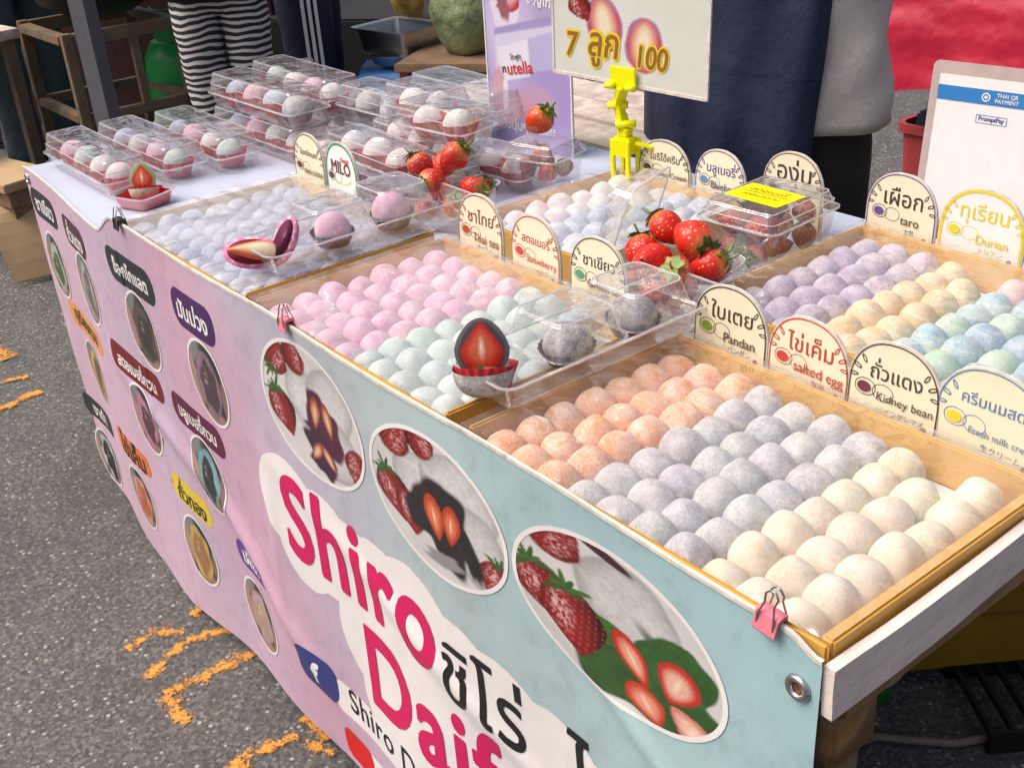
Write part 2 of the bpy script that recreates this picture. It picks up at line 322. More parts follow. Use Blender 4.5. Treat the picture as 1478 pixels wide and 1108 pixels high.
def text_poly(body, spacing=0.0):
    x = 0; out = []; prev = ''
    for ch in body:
        P, adv = glyph(ch); dy = .19 if (ch in TONE and prev in UPV) else 0
        out.append([[(a+x, b+dy) for a, b in p] for p in P]); x += adv+(spacing if adv > .01 else 0); prev = ch
    return out
def text_mesh(body, bold=0.0, bands=34, spacing=0.0, polys=None):
    """list of trapezoids ((xl0,y0),(xr0,y0),(xr1,y1),(xl1,y1)) with em = 1"""
    allq = []; glyphs = [g for g in text_poly(body, spacing) if g] if polys is None else [polys]
    ys = [y for g in glyphs for p in g for _, y in p]
    y0, y1 = min(ys)-bold, max(ys)+bold; E = []
    for g in glyphs:
        for p in g:
            k = len(p)
            for i in range(k): E.append((p[i], p[(i+1) % k], 0))
    if bold:
        for (a, b, _) in list(E):
            dx, dy = b[0]-a[0], b[1]-a[1]; L = math.hypot(dx, dy)
            if L < 1e-5: continue
            nx, ny = -dy/L*bold, dx/L*bold; ex, ey = dx/L*bold*.5, dy/L*bold*.5
            quad = [(a[0]-nx-ex, a[1]-ny-ey), (b[0]-nx+ex, b[1]-ny+ey), (b[0]+nx+ex, b[1]+ny+ey), (a[0]+nx-ex, a[1]+ny-ey)]
            for i in range(4): E.append((quad[i], quad[(i+1) % 4], 1))
    A = np.array([[e[0][0], e[0][1], e[1][0], e[1][1], e[2]] for e in E])
    yy = np.linspace(y0, y1, bands+1)
    for i in range(bands):
        ya, yb = yy[i], yy[i+1]; ym = (ya+yb)/2
        s = A[(A[:, 1] <= ym) != (A[:, 3] <= ym)]
        if not len(s): continue
        sl_ = (s[:, 2]-s[:, 0])/(s[:, 3]-s[:, 1]); xm = s[:, 0]+(ym-s[:, 1])*sl_
        h = (yb-ya)/2; dxx = np.clip(sl_*h, -.06, .06); sg = np.where(s[:, 3] > s[:, 1], 1, -1)
        od = np.argsort(xm); w0 = w1 = 0; start = None
        for j in od:
            ins0 = (w0 != 0) or (w1 != 0)
            if s[j, 4] == 0: w0 += sg[j]
            else: w1 += sg[j]
            ins1 = (w0 != 0) or (w1 != 0)
            if ins1 and not ins0: start = j
            elif ins0 and not ins1:
                a, b = start, j; xl0, xl1 = xm[a]-dxx[a], xm[a]+dxx[a]; xr0, xr1 = xm[b]-dxx[b], xm[b]+dxx[b]
                if xr0 < xl0: xl0 = xr0 = (xl0+xr0)/2
                if xr1 < xl1: xl1 = xr1 = (xl1+xr1)/2
                if xm[b]-xm[a] > 1e-4: allq.append(((xl0, ya), (xr0, ya), (xr1, yb), (xl1, yb)))
    return np.array(allq)
def place_text(body, cx, cz, width=None, height=None, bold=0.0, bands=34, rot=0, xs=1.0, spacing=0, align='c'):
    """returns (n,4,2) quads, scaled to a width (or height of whole ink box), centred at cx, cz"""
    q = text_mesh(body, bold, bands, spacing).copy(); mn = q.reshape(-1, 2).min(0); mx = q.reshape(-1, 2).max(0); sz = mx-mn
    q[..., 0] -= (mn[0] if align == 'l' else (mn[0]+mx[0])/2); q[..., 1] -= (mn[1]+mx[1])/2
    if width and height: sx_, sy_ = width/sz[0], height/sz[1]
    elif width: sx_ = sy_ = width/sz[0]
    else: sx_ = sy_ = height/sz[1]; sx_ *= xs
    q[..., 0] *= sx_; q[..., 1] *= sy_; c, s = math.cos(rot), math.sin(rot); X = q[..., 0]*c-q[..., 1]*s; Z = q[..., 0]*s+q[..., 1]*c
    return np.stack([X+cx, Z+cz], -1)
def quads_obj(name, Q, fn, m, parent):
    if parent is not None and parent.name.split('.')[0] in ('banner', 'name_tag', 'web_tag'):
        out = []
        for q in Q:
            n = max(1, int(math.ceil(max(abs(q[1][0]-q[0][0]), abs(q[2][0]-q[3][0]))/.007)))
            for i in range(n):
                f0, f1 = i/n, (i+1)/n; lp = lambda a, b, f: (a[0]+(b[0]-a[0])*f, a[1]+(b[1]-a[1])*f)
                out.append([lp(q[0], q[1], f0), lp(q[0], q[1], f1), lp(q[3], q[2], f1), lp(q[3], q[2], f0)])
        Q = out
    V = [fn(*p) for q in Q for p in q]; F = [(4*i, 4*i+1, 4*i+2, 4*i+3) for i in range(len(Q))]; return mk(name, V, F, m, parent)
# ---- printed pictures: coloured point grids
class Canvas:
    def __init__(s, U, V, bgc): s.U = U; s.V = V; s.C = np.tile(np.array(bgc, float), (len(U), 1))
    def mask(s, cx, cy, rx, ry, rot=0, soft=.1, wob=0, seed=0):
        dx, dy = s.U-cx, s.V-cy; c, n = math.cos(rot), math.sin(rot); a = (dx*c+dy*n)/rx; b = (-dx*n+dy*c)/ry; d = np.sqrt(a*a+b*b)
        if wob: d = d*(1+wob*(vnoise(np.arctan2(b, a)*2+seed*3.7+20, d*0+seed)-.5)*2)
        return np.clip((1+soft/2-d)/soft, 0, 1), a, b, d
    def put(s, k, col): s.C = s.C*(1-k[:, None])+np.array(col, float).reshape(-1, 3)*k[:, None]
    def ell(s, cx, cy, rx, ry, col, rot=0, soft=.1, wob=0, seed=0): k, *_ = s.mask(cx, cy, rx, ry, rot, soft, wob, seed); s.put(k, col)
    def berry(s, cx, cy, r, rot=0, seed=0, leaf=True):
        dx, dy = s.U-cx, s.V-cy; c, n = math.cos(rot), math.sin(rot); a = (dx*c+dy*n)/(r*.82); b = (-dx*n+dy*c)/r
        wf = np.sqrt(np.clip((b+1.05)*.85, .05, 1.)); d = np.sqrt((a/wf)**2+b*b)*(1+.05*(vnoise(a*3+seed, b*3)-.5)); k = np.clip((1.03-d)/.06, 0, 1)
        sh = np.clip(1.15-.75*(a+.25)**2-.35*d**4, .2, 1.3)*(.75+.5*fbm(a*6+seed, b*6)); col = np.outer(sh, (.25, .011, .015))
        q = np.sin((a*6.5+b*3.2)*PI+seed)*np.sin((b*6.5-a*3.2)*PI); sd = np.clip((q-.72)*5, 0, 1)*.55; col = col*(1-sd[:, None])+sd[:, None]*np.array((.50, .20, .10)); dk = np.clip((-q-.70)*4, 0, 1)*.5; col = col*(1-dk[:, None])
        hl = np.clip(1-((a+.32)**2*5+(b-.15)**2*1.8), 0, 1)*np.clip(fbm(a*13+seed, b*13)*5-2.3, 0, 1)*.45; s.put(k, col+hl[:, None])
        if leaf:
            ox, oy = cx-n*r*.86, cy+c*r*.86
            for q_, t_ in enumerate((-1.9, -1.35, -.7, 0., .7, 1.35, 1.9)):
                an = rot+PI/2+t_; ln = r*(.30+.08*math.sin(q_*2.3+seed)); s.ell(ox+math.cos(an)*ln*.8, oy+math.sin(an)*ln*.8, ln, r*.075, (.035+.02*(q_ % 2), .10+.05*(q_ % 2), .025), an, .3)
    def half(s, cx, cy, rx, ry, rot=0, col=(.55, .03, .02), core=(.85, .45, .32)):
        dx, dy = s.U-cx, s.V-cy; c, n = math.cos(rot), math.sin(rot); a = (dx*c+dy*n)/rx; b = (-dx*n+dy*c)/ry; wf = np.sqrt(np.clip((b+1.08)*.8, .08, 1.)); d = np.sqrt((a/wf)**2+b*b)
        k = np.clip((1.03-d)/.06, 0, 1); th = np.arctan2(b, a); C_ = np.outer(.75+.5*fbm(a*8, b*8), col); m1 = np.clip((.80-d)/.35, 0, 1)*(.70+.30*np.sin(th*22)*np.clip(d, 0, 1)); C_ = C_*(1-m1[:, None])+m1[:, None]*np.array(core)
        m2 = np.clip((.45-np.sqrt((a*2.2/wf)**2+b*b*.7))/.4, 0, 1)*.8; C_ = C_*(1-m2[:, None])+m2[:, None]*np.array((.90, .74, .58)); m3 = np.clip((d-.9)/.1, 0, 1)*.35; s.put(k, C_*(1-m3[:, None]))
    def dough(s, cx, cy, rx, ry, rot=0, base=.62, seed=0, tint=(1, 1, 1)):
        k, a, b, d = s.mask(cx, cy, rx, ry, rot, .06, .06, seed); t_ = base*(1.08-.45*np.clip(d, 0, 1)**4)*(.80+.36*fbm(a*13+seed, b*13)); s.put(k, np.outer(t_, tint))
def polar(nr, ns):
    rr_ = np.concatenate([[0], (np.arange(nr)+1)/nr]); U = [0.]; V = [0.]
    for r_ in rr_[1:]:
        for j in range(ns): a = 2*PI*j/ns; U.append(r_*math.cos(a)); V.append(r_*math.sin(a))
    F = [(0, 1+j, 1+(j+1) % ns) for j in range(ns)]
    for i in range(nr-1):
        b = 1+i*ns
        for j in range(ns): F.append((b+j, b+ns+j, b+ns+(j+1) % ns, b+(j+1) % ns))
    return np.array(U), np.array(V), F
def ring2d(a0, b0, a1, b1, n=64):
    return [[(a0*math.cos(t), b0*math.sin(t)), (a1*math.cos(t), b1*math.sin(t)), (a1*math.cos(t2), b1*math.sin(t2)), (a0*math.cos(t2), b0*math.sin(t2))] for t, t2 in ((2*PI*i/n, 2*PI*(i+1)/n) for i in range(n))]
def rect2d(cx, cz, wd, ht, r, n=6, nx=10, rot=0):
    """rounded rectangle in vertical strips"""
    Q = []; xs = sorted(set([-wd/2+r*(1-math.cos(PI/2*i/n)) for i in range(n+1)]+[wd/2-r*(1-math.cos(PI/2*i/n)) for i in range(n+1)]+list(np.linspace(-wd/2+r, wd/2-r, nx))))
    def hh(x):
        e = abs(x)-(wd/2-r); return ht/2 if e <= 0 else ht/2-r+math.sqrt(max(0, r*r-e*e))
    c, s = math.cos(rot), math.sin(rot)
    for a, b in zip(xs, xs[1:]):
        if b-a < 1e-7: continue
        ha, hb = hh(a), hh(b)
        for k in range(4):
            f0, f1 = -1+k*.5, -.5+k*.5; Q.append([(a, ha*f0), (b, hb*f0), (b, hb*f1), (a, ha*f1)])
    return [[(cx+x*c-z*s, cz+x*s+z*c) for x, z in q] for q in Q]
ORD = ['first', 'second', 'third', 'fourth', 'fifth', 'sixth', 'seventh', 'eighth', 'ninth', 'tenth', 'eleventh', 'twelfth']

# ================================================================== SETTING
g = MB(); g.grid(np.linspace(-60, 60, 41), np.linspace(-60, 60, 41), lambda u, v: (u, v, 0)); ground = g.build('ground', MT['asphalt']); ground['kind'] = 'structure'
def stroke(pts, wd, k):
    mb = MB(); pts = [Vector((*p, 0)) for p in pts]; n = 14; P = []
    for i in range(len(pts)-1):
        for j in range(n): P.append(pts[i].lerp(pts[i+1], j/n))
    P.append(pts[-1]); L = []; Rr = []
    for i, p in enumerate(P):
        d = (P[min(i+1, len(P)-1)]-P[max(0, i-1)]).normalized(); nn = Vector((-d.y, d.x, 0)); a = wd*(1.3+.9*float(vnoise(i*.5+k*9, 3))); b = wd*(1.3+.9*float(vnoise(i*.5+k*5, 8)))
        L.append(p+nn*a*.5); Rr.append(p-nn*b*.5)
    n = len(P); z = .002+.0004*k; V = [(v.x, v.y, z) for v in L]+[(v.x, v.y, z) for v in P]+[(v.x, v.y, z) for v in Rr]; cl_ = np.repeat(np.array([[0.], [1.], [0.]]), n, 0)*np.ones((1, 3))
    for q in (0, n-1): cl_[n+q] = 0
    mk('road_marking', V, [(q*n+i, q*n+i+1, q*n+n+i+1, q*n+n+i) for q in range(2) for i in range(n-1)], MT['marking'], ground, False, cl_)
for k, (pts, wd) in enumerate([([(-1.41, -.157), (-1.417, -.093), (-1.377, -.051)], .03), ([(-1.299, -.16), (-1.349, -.072), (-1.342, -.022), (-1.314, .03)], .028), ([(-1.244, -.154), (-1.235, -.072), (-1.232, .03)], .034), ([(-1.244, -.15), (-1.14, -.149)], .032),
    ([(-.98, -.17), (-1.001, -.134), (-1.006, -.1), (-.998, -.02)], .03), ([(-1.029, .002), (-.947, .014)], .035), ([(-.975, -.021), (-.911, 0)], .03), ([(-2.56, -.06), (-2.576, -.035), (-2.6, .09)], .05), ([(-2.75, -.03), (-2.733, .013), (-2.719, .09)], .03), ([(-3.05, .08), (-2.87, .08)], .05), ([(-1.409, -.026), (-1.42, .03)], .025)]): stroke(pts, wd, k)

# ================================================================== STALL TABLE
TT = .750        # table top
tbl = thing('stall_table', 'long stall table with pale blue cover behind the printed banner', 'table', (0, 0, 0))
def ctop(u, v):
    return (u, v, TT+.003*float(fbm(u*6+3, v*6)))
def bend(x):
    t = min(1, max(0, (-1.3-x)/.7)); return .045*t*t*(3-2*t)
c = MB(); c.box(-1.99, -.004, .06, .84, TT-.03, TT-.006, .003); c.build('table_board', MT['wood_edge'], tbl)
for x, y in ((-.030, .045), (-1.93, .10), (-.03, .80), (-1.93, .80)):
    c = MB(); c.box(x-.02, x+.022, y-.02, y+.022, 0, TT-.031, .003); c.build('leg', MT['rust'], tbl)
c = MB(); c.box(-.056, .0, .018, .075, .66, .7185, .004); c.build('tape_wrap', MT['tape'], tbl, True)
c = MB(); c.box(-.008, .006, .02, .84, .718, .7415, .002); c.build('taped_edge', MT['tape'], tbl)
# white side board, slightly bowed and creased
c = MB()
def sb(y, z, o): return (.009+o+.002*math.sin(y*14)+.003*(float(fbm(y*9, z*30))-.5), y, z+(.004*math.sin(y*6) if z < .76 else 0))
ys = np.linspace(-.006, .84, 60); zs = np.linspace(.741, .788, 6)
c.grid(ys, zs, lambda a, b: sb(a, b, .004)); c.grid(ys[::-1], zs, lambda a, b: sb(a, b, -.006)); c.grid(ys, [0, 1], lambda a, b: sb(a, .788, .004 if b == 0 else -.006)); c.grid(zs, [0, 1], lambda a, b: sb(-.006, a, -.006 if b == 0 else .004))
c.build('side_board', MT['white_card'], tbl)

# ================================================================== BANNER
def bmat():
    m, t, o = newmat('printed_vinyl'); p = N(t, 'ShaderNodeBsdfPrincipled'); tc = N(t, 'ShaderNodeTexCoord').outputs['Object']
    sx = N(t, 'ShaderNodeSeparateXYZ'); t.links.new(tc, sx.inputs[0]); n = noise(t, 2.2, 3, .5, tc)
    a = N(t, 'ShaderNodeMath', operation='MULTIPLY_ADD'); t.links.new(n, a.inputs[0]); a.inputs[1].default_value = .5; t.links.new(sx.outputs[0], a.inputs[2])
    z = N(t, 'ShaderNodeMath', operation='MULTIPLY_ADD'); t.links.new(sx.outputs[2], z.inputs[0]); z.inputs[1].default_value = .55; t.links.new(a.outputs[0], z.inputs[2])
    mr = N(t, 'ShaderNodeMapRange'); t.links.new(z.outputs[0], mr.inputs[0]); mr.inputs[1].default_value = -1.7; mr.inputs[2].default_value = .75
    c = ramp(t, mr.outputs[0], [(0, (.66, .47, .58)), (.22, (.62, .44, .57)), (.36, (.54, .43, .57)), (.47, (.60, .37, .50)), (.60, (.50, .47, .58)), (.72, (.42, .52, .54)), (.84, (.38, .55, .58)), (1, (.32, .52, .57))])
    d = noise(t, 25, 6, .75, tc); c = mixc(t, .35, c, ramp(t, d, [(.32, (.55, .52, .5)), (.5, (1, 1, 1))]), 'MULTIPLY')
    t.links.new(c, p.inputs['Base Color']); p.inputs['Roughness'].default_value = .42
    mp = N(t, 'ShaderNodeMapping'); t.links.new(tc, mp.inputs[0]); mp.inputs['Scale'].default_value = (1, 1, .35); mp.inputs['Rotation'].default_value = (0, .5, 0)
    t.links.new(bump(t, noise(t, 16, 4, .55, mp.outputs[0]), .35, .006), p.inputs['Normal']); t.links.new(p.outputs[0], o.inputs[0]); return m
MT['vinyl'] = bmat()
def crease(u, v, u0, v0, ang, wd, amp, L):
    du, dv = u-u0, v-v0; c_, s_ = math.cos(ang), math.sin(ang); a = du*c_+dv*s_; b = -du*s_+dv*c_
    return amp*math.exp(-(b/wd)**2)*math.exp(-(a/L)**2)
def wave(u, v):
    lo = min(1, max(0, (.72-v)/.5)); top = min(1, max(0, (.80-v)/.08))
    w_ = .007*lo*math.sin(u*7.5+v*2.5+.6)+.004*lo*math.sin(u*17-v*5)+(.0035 if u > -1.4 else .001)*top*math.sin(u*11.5+1.2)
    w_ += crease(u, v, -1.02, .30, -.62, .024, .009, .22)+crease(u, v, -1.35, .42, -.25, .025, .006, .25)+crease(u, v, -.55, .44, -.30, .022, .004, .35)+crease(u, v, -.95, .42, 1.45, .018, .004, .15)+crease(u, v, -.15, .55, -.5, .015, .004, .2)
    return w_+.0025*float(fbm(u*14, v*9))
def S(u, v, off=0.0): return (u, bend(u)-.006-wave(u, v)-off*.5, v)
def ztop(u):
    t = min(1, max(0, (u+1.50)/.13)); t = t*t*(3-2*t); return TT+.007+(.0465+.0025*math.sin(u*13))*t-(.012*math.exp(-((u-.0)/.02)**2))
def zbot(u): t = min(1, max(0, (u+1.65)/.6)); return .012+.038*t*t*(3-2*t)+.004*math.sin(u*7+1)+max(0, -1.93-u)*.15
ban = thing('banner', 'large printed vinyl banner in pink, lilac and teal hung along the stall front', 'banner')
c = MB(); c0 = MB(); c0.grid(np.linspace(-1.998, .0, 90), np.linspace(0, 1, 30), lambda u, v: ctop(u, S(u, TT)[1]+.0012+v*(.855-S(u, TT)[1]))); c0.build('table_cover', MT['cloth'], tbl, True)
US = np.linspace(-1.992, .003, 330); c.grid(US, np.linspace(0, 1, 130), lambda u, f: S(u, zbot(u)+(ztop(u)-zbot(u))*f)); c.build('vinyl_sheet', MT['vinyl'], ban, True)
c = MB(); c.grid(US, [0, 1], lambda u, f: (u, S(u, ztop(u))[1]+(.0025 if f else -.0012), ztop(u)+.0015)); c.grid(US, [0, 1], lambda u, f: (u, S(u, ztop(u))[1]-.0012, ztop(u)+(.0015 if f else -.0025))); c.build('hem_edge', MT['sign_edge'], ban)
def onb(off): return lambda x, z: S(x, z, off)
PU, PV, PF = {}, {}, {}
def photo(cx, cz, a, b, paint, nr, ns, bgc, lab=None, tw=.0):
    U, V, F = polar(nr, ns); C = Canvas(U, V, bgc); paint(C)
    o = mk('printed_photo', [S(cx+u*a+v*tw, cz+v*b, .0008) for u, v in zip(U, V)], F, MT['print'], ban, True, C.C)
    if lab: o['label'] = lab
    quads_obj('photo_border', [[(cx+x+z/b*tw, cz+z) for x, z in q] for q in ring2d(a*.985, b*.985, a+.004, b+.004)], onb(.0016), INK['white'], ban)
# three large pictures along the top right
def pic1(C):
    C.C = np.outer(.60+.1*fbm(C.U*6, C.V*6), (1, .985, .97)); C.dough(-.05, .15, .42, .5, .3, .62, 1); C.dough(.42, .35, .45, .5, -.3, .60, 2); C.dough(.35, -.35, .55, .5, 0, .58, 5, (1, .97, .99))
    C.berry(-.62, .62, .33, 2.6, 1); C.berry(-.22, .80, .30, 3.3, 2, False); C.berry(-.62, -.25, .36, .4, 3); C.berry(.86, -.45, .34, 0, 4, False)
    C.ell(.20, -.08, .36, .44, (.085, .018, .05), .25, .12, .25, 2); C.ell(.12, -.62, .26, .36, (.05, .02, .045), .4, .15, .3, 5)
    for s in (-1, 1): C.half(.20+.13*s, .04, .11, .27, .15*s, (.30, .06, .03), (.75, .45, .26)); C.half(.12+.12*s, -.58, .09, .22, .6*s, (.32, .06, .04), (.8, .5, .35))
def pic2(C):
    C.C = np.outer(.60+.1*fbm(C.U*6+4, C.V*6), (.99, .985, .97)); C.dough(-.12, .2, .45, .48, .3, .60, 1); C.dough(.40, .42, .55, .52, -.4, .58, 2); C.dough(.6, -.2, .42, .6, .1, .57, 3)
    C.berry(-.52, .78, .34, 2.8, 6, False); C.berry(-.12, .92, .27, 3.4, 7, False); C.berry(-.62, -.2, .38, .4, 8); C.berry(-.36, -.32, .32, .1, 12, False); C.berry(.86, -.52, .33, -.2, 9)
    C.ell(.12, -.12, .42, .55, (.022, .018, .024), .2, .12, .3, 4); C.ell(.52, -.35, .10, .42, (.02, .018, .022), .3, .3, .2, 3)
    C.half(.02, -.12, .15, .33, .12, (.48, .06, .02), (.8, .25, .10)); C.half(.26, -.10, .14, .31, -.10, (.46, .05, .02), (.78, .22, .10)); C.ell(.1, -.72, .28, .12, (.28, .28, .29), .2, .4, .3, 6)
def pic3(C):
    C.C = np.outer(.58+.1*fbm(C.U*6+9, C.V*6), (.99, .985, .97)); C.dough(.12, .42, .50, .50, -.3, .55, 2); C.ell(.44, .12, .25, .07, (.12, .14, .15), -.7, .8)
    C.berry(-.55, .78, .37, 2.6, 6, False); C.ell(-.08, .93, .30, .06, (.06, .02, .03), -.25, .3)
    k, a, b, d = C.mask(.36, -.48, .66, .52, .2, .06, .25, 3); C.put(k, np.outer(.7+.7*fbm(a*7, b*7), (.030, .085, .020))); k, a, b, d = C.mask(.62, .02, .40, .30, .8, .06, .2, 5); C.put(k, np.outer(.7+.7*fbm(a*7, b*7), (.030, .095, .022)))
    k, a, b, d = C.mask(-.12, -.15, .30, .17, .1, .1, .2, 5); C.put(k, np.outer(.7+.6*fbm(a*7, b*7), (.05, .14, .03)))
    C.berry(-.68, -.12, .40, .5, 8); C.berry(-.40, -.28, .44, .2, 12)
    C.half(.18, -.25, .16, .30, .5, (.50, .03, .015), (.85, .45, .33)); C.half(.60, -.15, .20, .30, -.25, (.50, .035, .02), (.86, .6, .45)); C.half(.32, -.72, .22, .22, .6, (.55, .06, .03), (.85, .4, .28)); C.half(.74, -.60, .24, .18, -.5, (.66, .24, .18), (.92, .66, .55))
photo(-.778, .688, .123, .094, pic1, 84, 180, (.6, .6, .58), 'round photo of white mochi split open over chocolate filling'); photo(-.508, .680, .126, .088, pic2, 84, 180, (.6, .6, .58), 'round photo of a mochi with black filling and red strawberry'); photo(-.228, .682, .140, .084, pic3, 96, 200, (.6, .6, .58), 'round photo of halved strawberries on a green filling')
# eleven small filling pictures and their name tags
def fill(skin, inn, edge=(.42, .25, .22)):
    sd_ = int(skin[0]*997+inn[1]*613) % 50
    def f(C):
        C.C = np.outer(.5+1.0*fbm(C.U*5+sd_, C.V*5), (.028, .032, .034)); C.ell(-.55, .75, .5, .35, (.20, .22, .22), .6, .5, .2, sd_); C.ell(-.85, -.1, .30, .8, edge, .1, .3, .15, sd_+1); C.ell(.1, -1.0, .9, .34, tuple(e*.8 for e in edge), .15, .3, .15, sd_+2); C.ell(.92, -.2, .22, .7, tuple(e*.6 for e in edge), -.1, .4)
        k, a, b, d = C.mask(.02, -.06, .66, .84, -.15, .06, .12, sd_); C.put(k, np.outer((.70+.5*fbm(a*9+sd_, b*9))*(1.12-.4*d**4), skin))
        k, a, b, d = C.mask(.05, -.10, .45, .62, -.10, .09, .22, sd_+5); C.put(k, np.outer(.45+1.1*fbm(a*12+sd_, b*12), inn)); hl = np.clip(1-((a+.3)**2*6+(b-.35)**2*4), 0, 1)*np.clip(fbm(a*10, b*10)*5-2.4, 0, 1)*.3*k; C.C += hl[:, None]
        e_ = np.clip(1-np.abs(d-1.08)/.12, 0, 1)*.35; C.C *= (1-e_*.6)[:, None]
    return f
SMALL = [(-1.912, .568, (.46, .52, .42), (.055, .12, .045)), (-1.672, .592, (.50, .50, .50), (.15, .13, .13)), (-1.360, .612, (.10, .08, .075), (.030, .028, .028)), (-1.094, .617, (.30, .20, .25), (.075, .04, .055)),
    (-1.812, .362, (.60, .50, .10), (.10, .055, .02)), (-1.465, .404, (.60, .24, .40), (.09, .03, .045)), (-1.190, .412, (.24, .42, .46), (.022, .03, .032)), (-1.955, .092, (.60, .62, .63), (.012, .012, .018)),
    (-1.625, .160, (.62, .42, .30), (.52, .12, .05)), (-1.328, .190, (.62, .45, .14), (.34, .17, .06)), (-1.100, .178, (.50, .36, .42), (.42, .30, .22))]
for i, (cx, cz, sk, inn) in enumerate(SMALL): photo(cx, cz, .062 if i else .058, .068, fill(sk, inn), 34, 72, (.05, .05, .05))
TAGS = [('ชาเขียว', -1.905, .690, .165, .060, 'blacktag', 'white'), ('ถั่วแดง', -1.690, .690, .155, .060, 'browntag', 'white'), ('ช็อกโกแลต', -1.360, .713, .205, .062, 'blacktag', 'white'), ('มันม่วง', -1.104, .722, .150, .062, 'purpletag', 'white'),
    ('ทุเรียนกวน', -1.795, .470, .24, .055, 'orangetag', 'black'), ('สตอเบอรี่กวน', -1.463, .503, .245, .055, 'deepred', 'white'), ('บลูเบอรี่กวน', -1.193, .507, .205, .056, 'plum', 'white'), ('งาดำ', -1.930, .214, .19, .055, 'blacktag', 'white'),
    ('ไข่เค็ม', -1.620, .268, .19, .050, 'orangered', 'black'), ('ถั่วทอง', -1.318, .304, .165, .056, 'yellowtag', 'black'), ('เผือก', -1.084, .292, .125, .052, 'violettag', 'white')]
for s_, cx, cz, wd, ht, bgk, fg in TAGS:
    o = quads_obj('name_tag', rect2d(cx, cz, wd, ht, ht*.45), onb(.0008), INK[bgk], ban)
    quads_obj('lettering', place_text(s_, cx, cz+.001, width=wd*.72 if len(s_) > 5 else None, height=None if len(s_) > 5 else ht*.62, bold=.03, bands=22, xs=1.05), onb(.0016), INK[fg], o)
def em_text(body, x0, z0, em, xs=1.0, bold=0., bands=60, spacing=0.):
    q = text_mesh(body, bold, bands, spacing).copy(); q[..., 0] = x0+q[..., 0]*em*xs; q[..., 1] = z0+q[..., 1]*em; return q
circ = lambda x, z, r: [(x+r*math.cos(2*PI*i/40), z+r*.95*math.sin(2*PI*i/40)) for i in range(40)]
CL = [(-.885, .50, .085), (-.86, .44, .07), (-.80, .475, .090), (-.73, .465, .085), (-.66, .47, .085), (-.585, .47, .095), (-.69, .36, .10), (-.60, .33, .11), (-.66, .27, .09), (-.50, .44, .095), (-.50, .33, .10), (-.42, .42, .105), (-.40, .30, .12), (-.33, .41, .10), (-.29, .32, .11), (-.25, .40, .085), (-.21, .33, .08), (-.47, .24, .10)]
quads_obj('lettering_cloud', text_mesh('', 0, 110, polys=[circ(*c_) for c_ in CL]), onb(.0007), INK['white'], ban)
quads_obj('lettering', em_text('Shiro', -.905, .422, .190, .85, .026, 90, .04), onb(.0022), INK['magenta'], ban); quads_obj('lettering', em_text('Daifuku', -.735, .255, .19, .86, .028, 90, .05), onb(.0022), INK['magenta'], ban)
quads_obj('lettering', em_text('ชิโร่', -.530, .405, .120, .88, .010, 70, .05), onb(.0024), INK['black'], ban); quads_obj('lettering', em_text('ไดฟูกุ', -.305, .405, .120, .88, .010, 70, .05), onb(.0024), INK['black'], ban)
quads_obj('web_strip', rect2d(-.62, .195, .44, .062, .02), onb(.0013), INK['white'], ban); tg = quads_obj('web_tag', rect2d(-.888, .203, .112, .072, .026), onb(.0022), INK['navyblue'], ban); quads_obj('lettering', place_text('f', -.886, .203, height=.042, bold=.05), onb(.003), INK['white'], tg)
quads_obj('lettering', em_text('Shiro', -.805, .183, .062, .9, .008, 30, .03), onb(.0024), INK['black'], ban); quads_obj('lettering', em_text('Daifuku', -.660, .183, .062, .9, .008, 30, .03), onb(.0024), INK['black'], ban)
tg = quads_obj('web_tag', rect2d(-.80, .098, .085, .062, .02), onb(.0016), INK['ytred'], ban); quads_obj('web_strip', rect2d(-.60, .10, .34, .05, .016), onb(.0012), INK['white'], ban)
# grommets at the corner holes
for gx, gz in ((-.016, .757), (-1.975, .735)):
    c = MB(); cc = Vector(S(gx, gz, .0022)); P = [cc+Vector((.0085*math.cos(a), 0, .0085*math.sin(a))) for a in np.linspace(0, 2*PI, 21)]; c.tube(P, .0032, 8, False); c.build('grommet', MT['steel'], ban, True)
    c = MB(); c.add([tuple(cc+Vector((.0062*math.cos(a), .0008, .0062*math.sin(a)))) for a in np.linspace(0, 2*PI, 17)[:-1]], [tuple(range(16))]); c.build('grommet_hole', INK['brown'], ban)

# binder clips along the banner top
def binder(x, label, m, s=1.0, lean=0.):
    t = thing('binder_clip', label, 'clip', (x, S(x, ztop(x))[1], ztop(x)+.004), (0, lean, .05), 'binder clips holding the banner')
    c = MB(); w2 = .0105*s; sec = [(.0, .0055), (-.006, .004), (-.0085, -.012*s), (-.0075, -.014*s), (-.0045, .0015), (.0045, .0015), (.0075, -.014*s), (.0085, -.012*s), (.006, .004)]
    k = len(sec); c.add([(sx_*w2, a, b) for sx_ in (-1, 1) for a, b in sec], [tuple(range(k)), tuple(range(2*k-1, k-1, -1))]+[(i, (i+1) % k, k+(i+1) % k, k+i) for i in range(k)]); c.build('clip_body', m, t)
    for sg in (-1, 1):
        c = MB(); yb_ = sg*.0068; P = [(-w2*.72, yb_, -.010*s), (-w2*.72, yb_*1.15, .002), (-w2*.42, yb_*.75, .014*s), (-w2*.55, yb_*.5, .021*s), (-w2*.2, yb_*.4, .0255*s), (w2*.2, yb_*.4, .0255*s), (w2*.55, yb_*.5, .021*s), (w2*.42, yb_*.75, .014*s), (w2*.72, yb_*1.15, .002), (w2*.72, yb_, -.010*s)]
        c.tube(P, .0009, 6); c.build('wire_loop', MT['wire'], t, True)
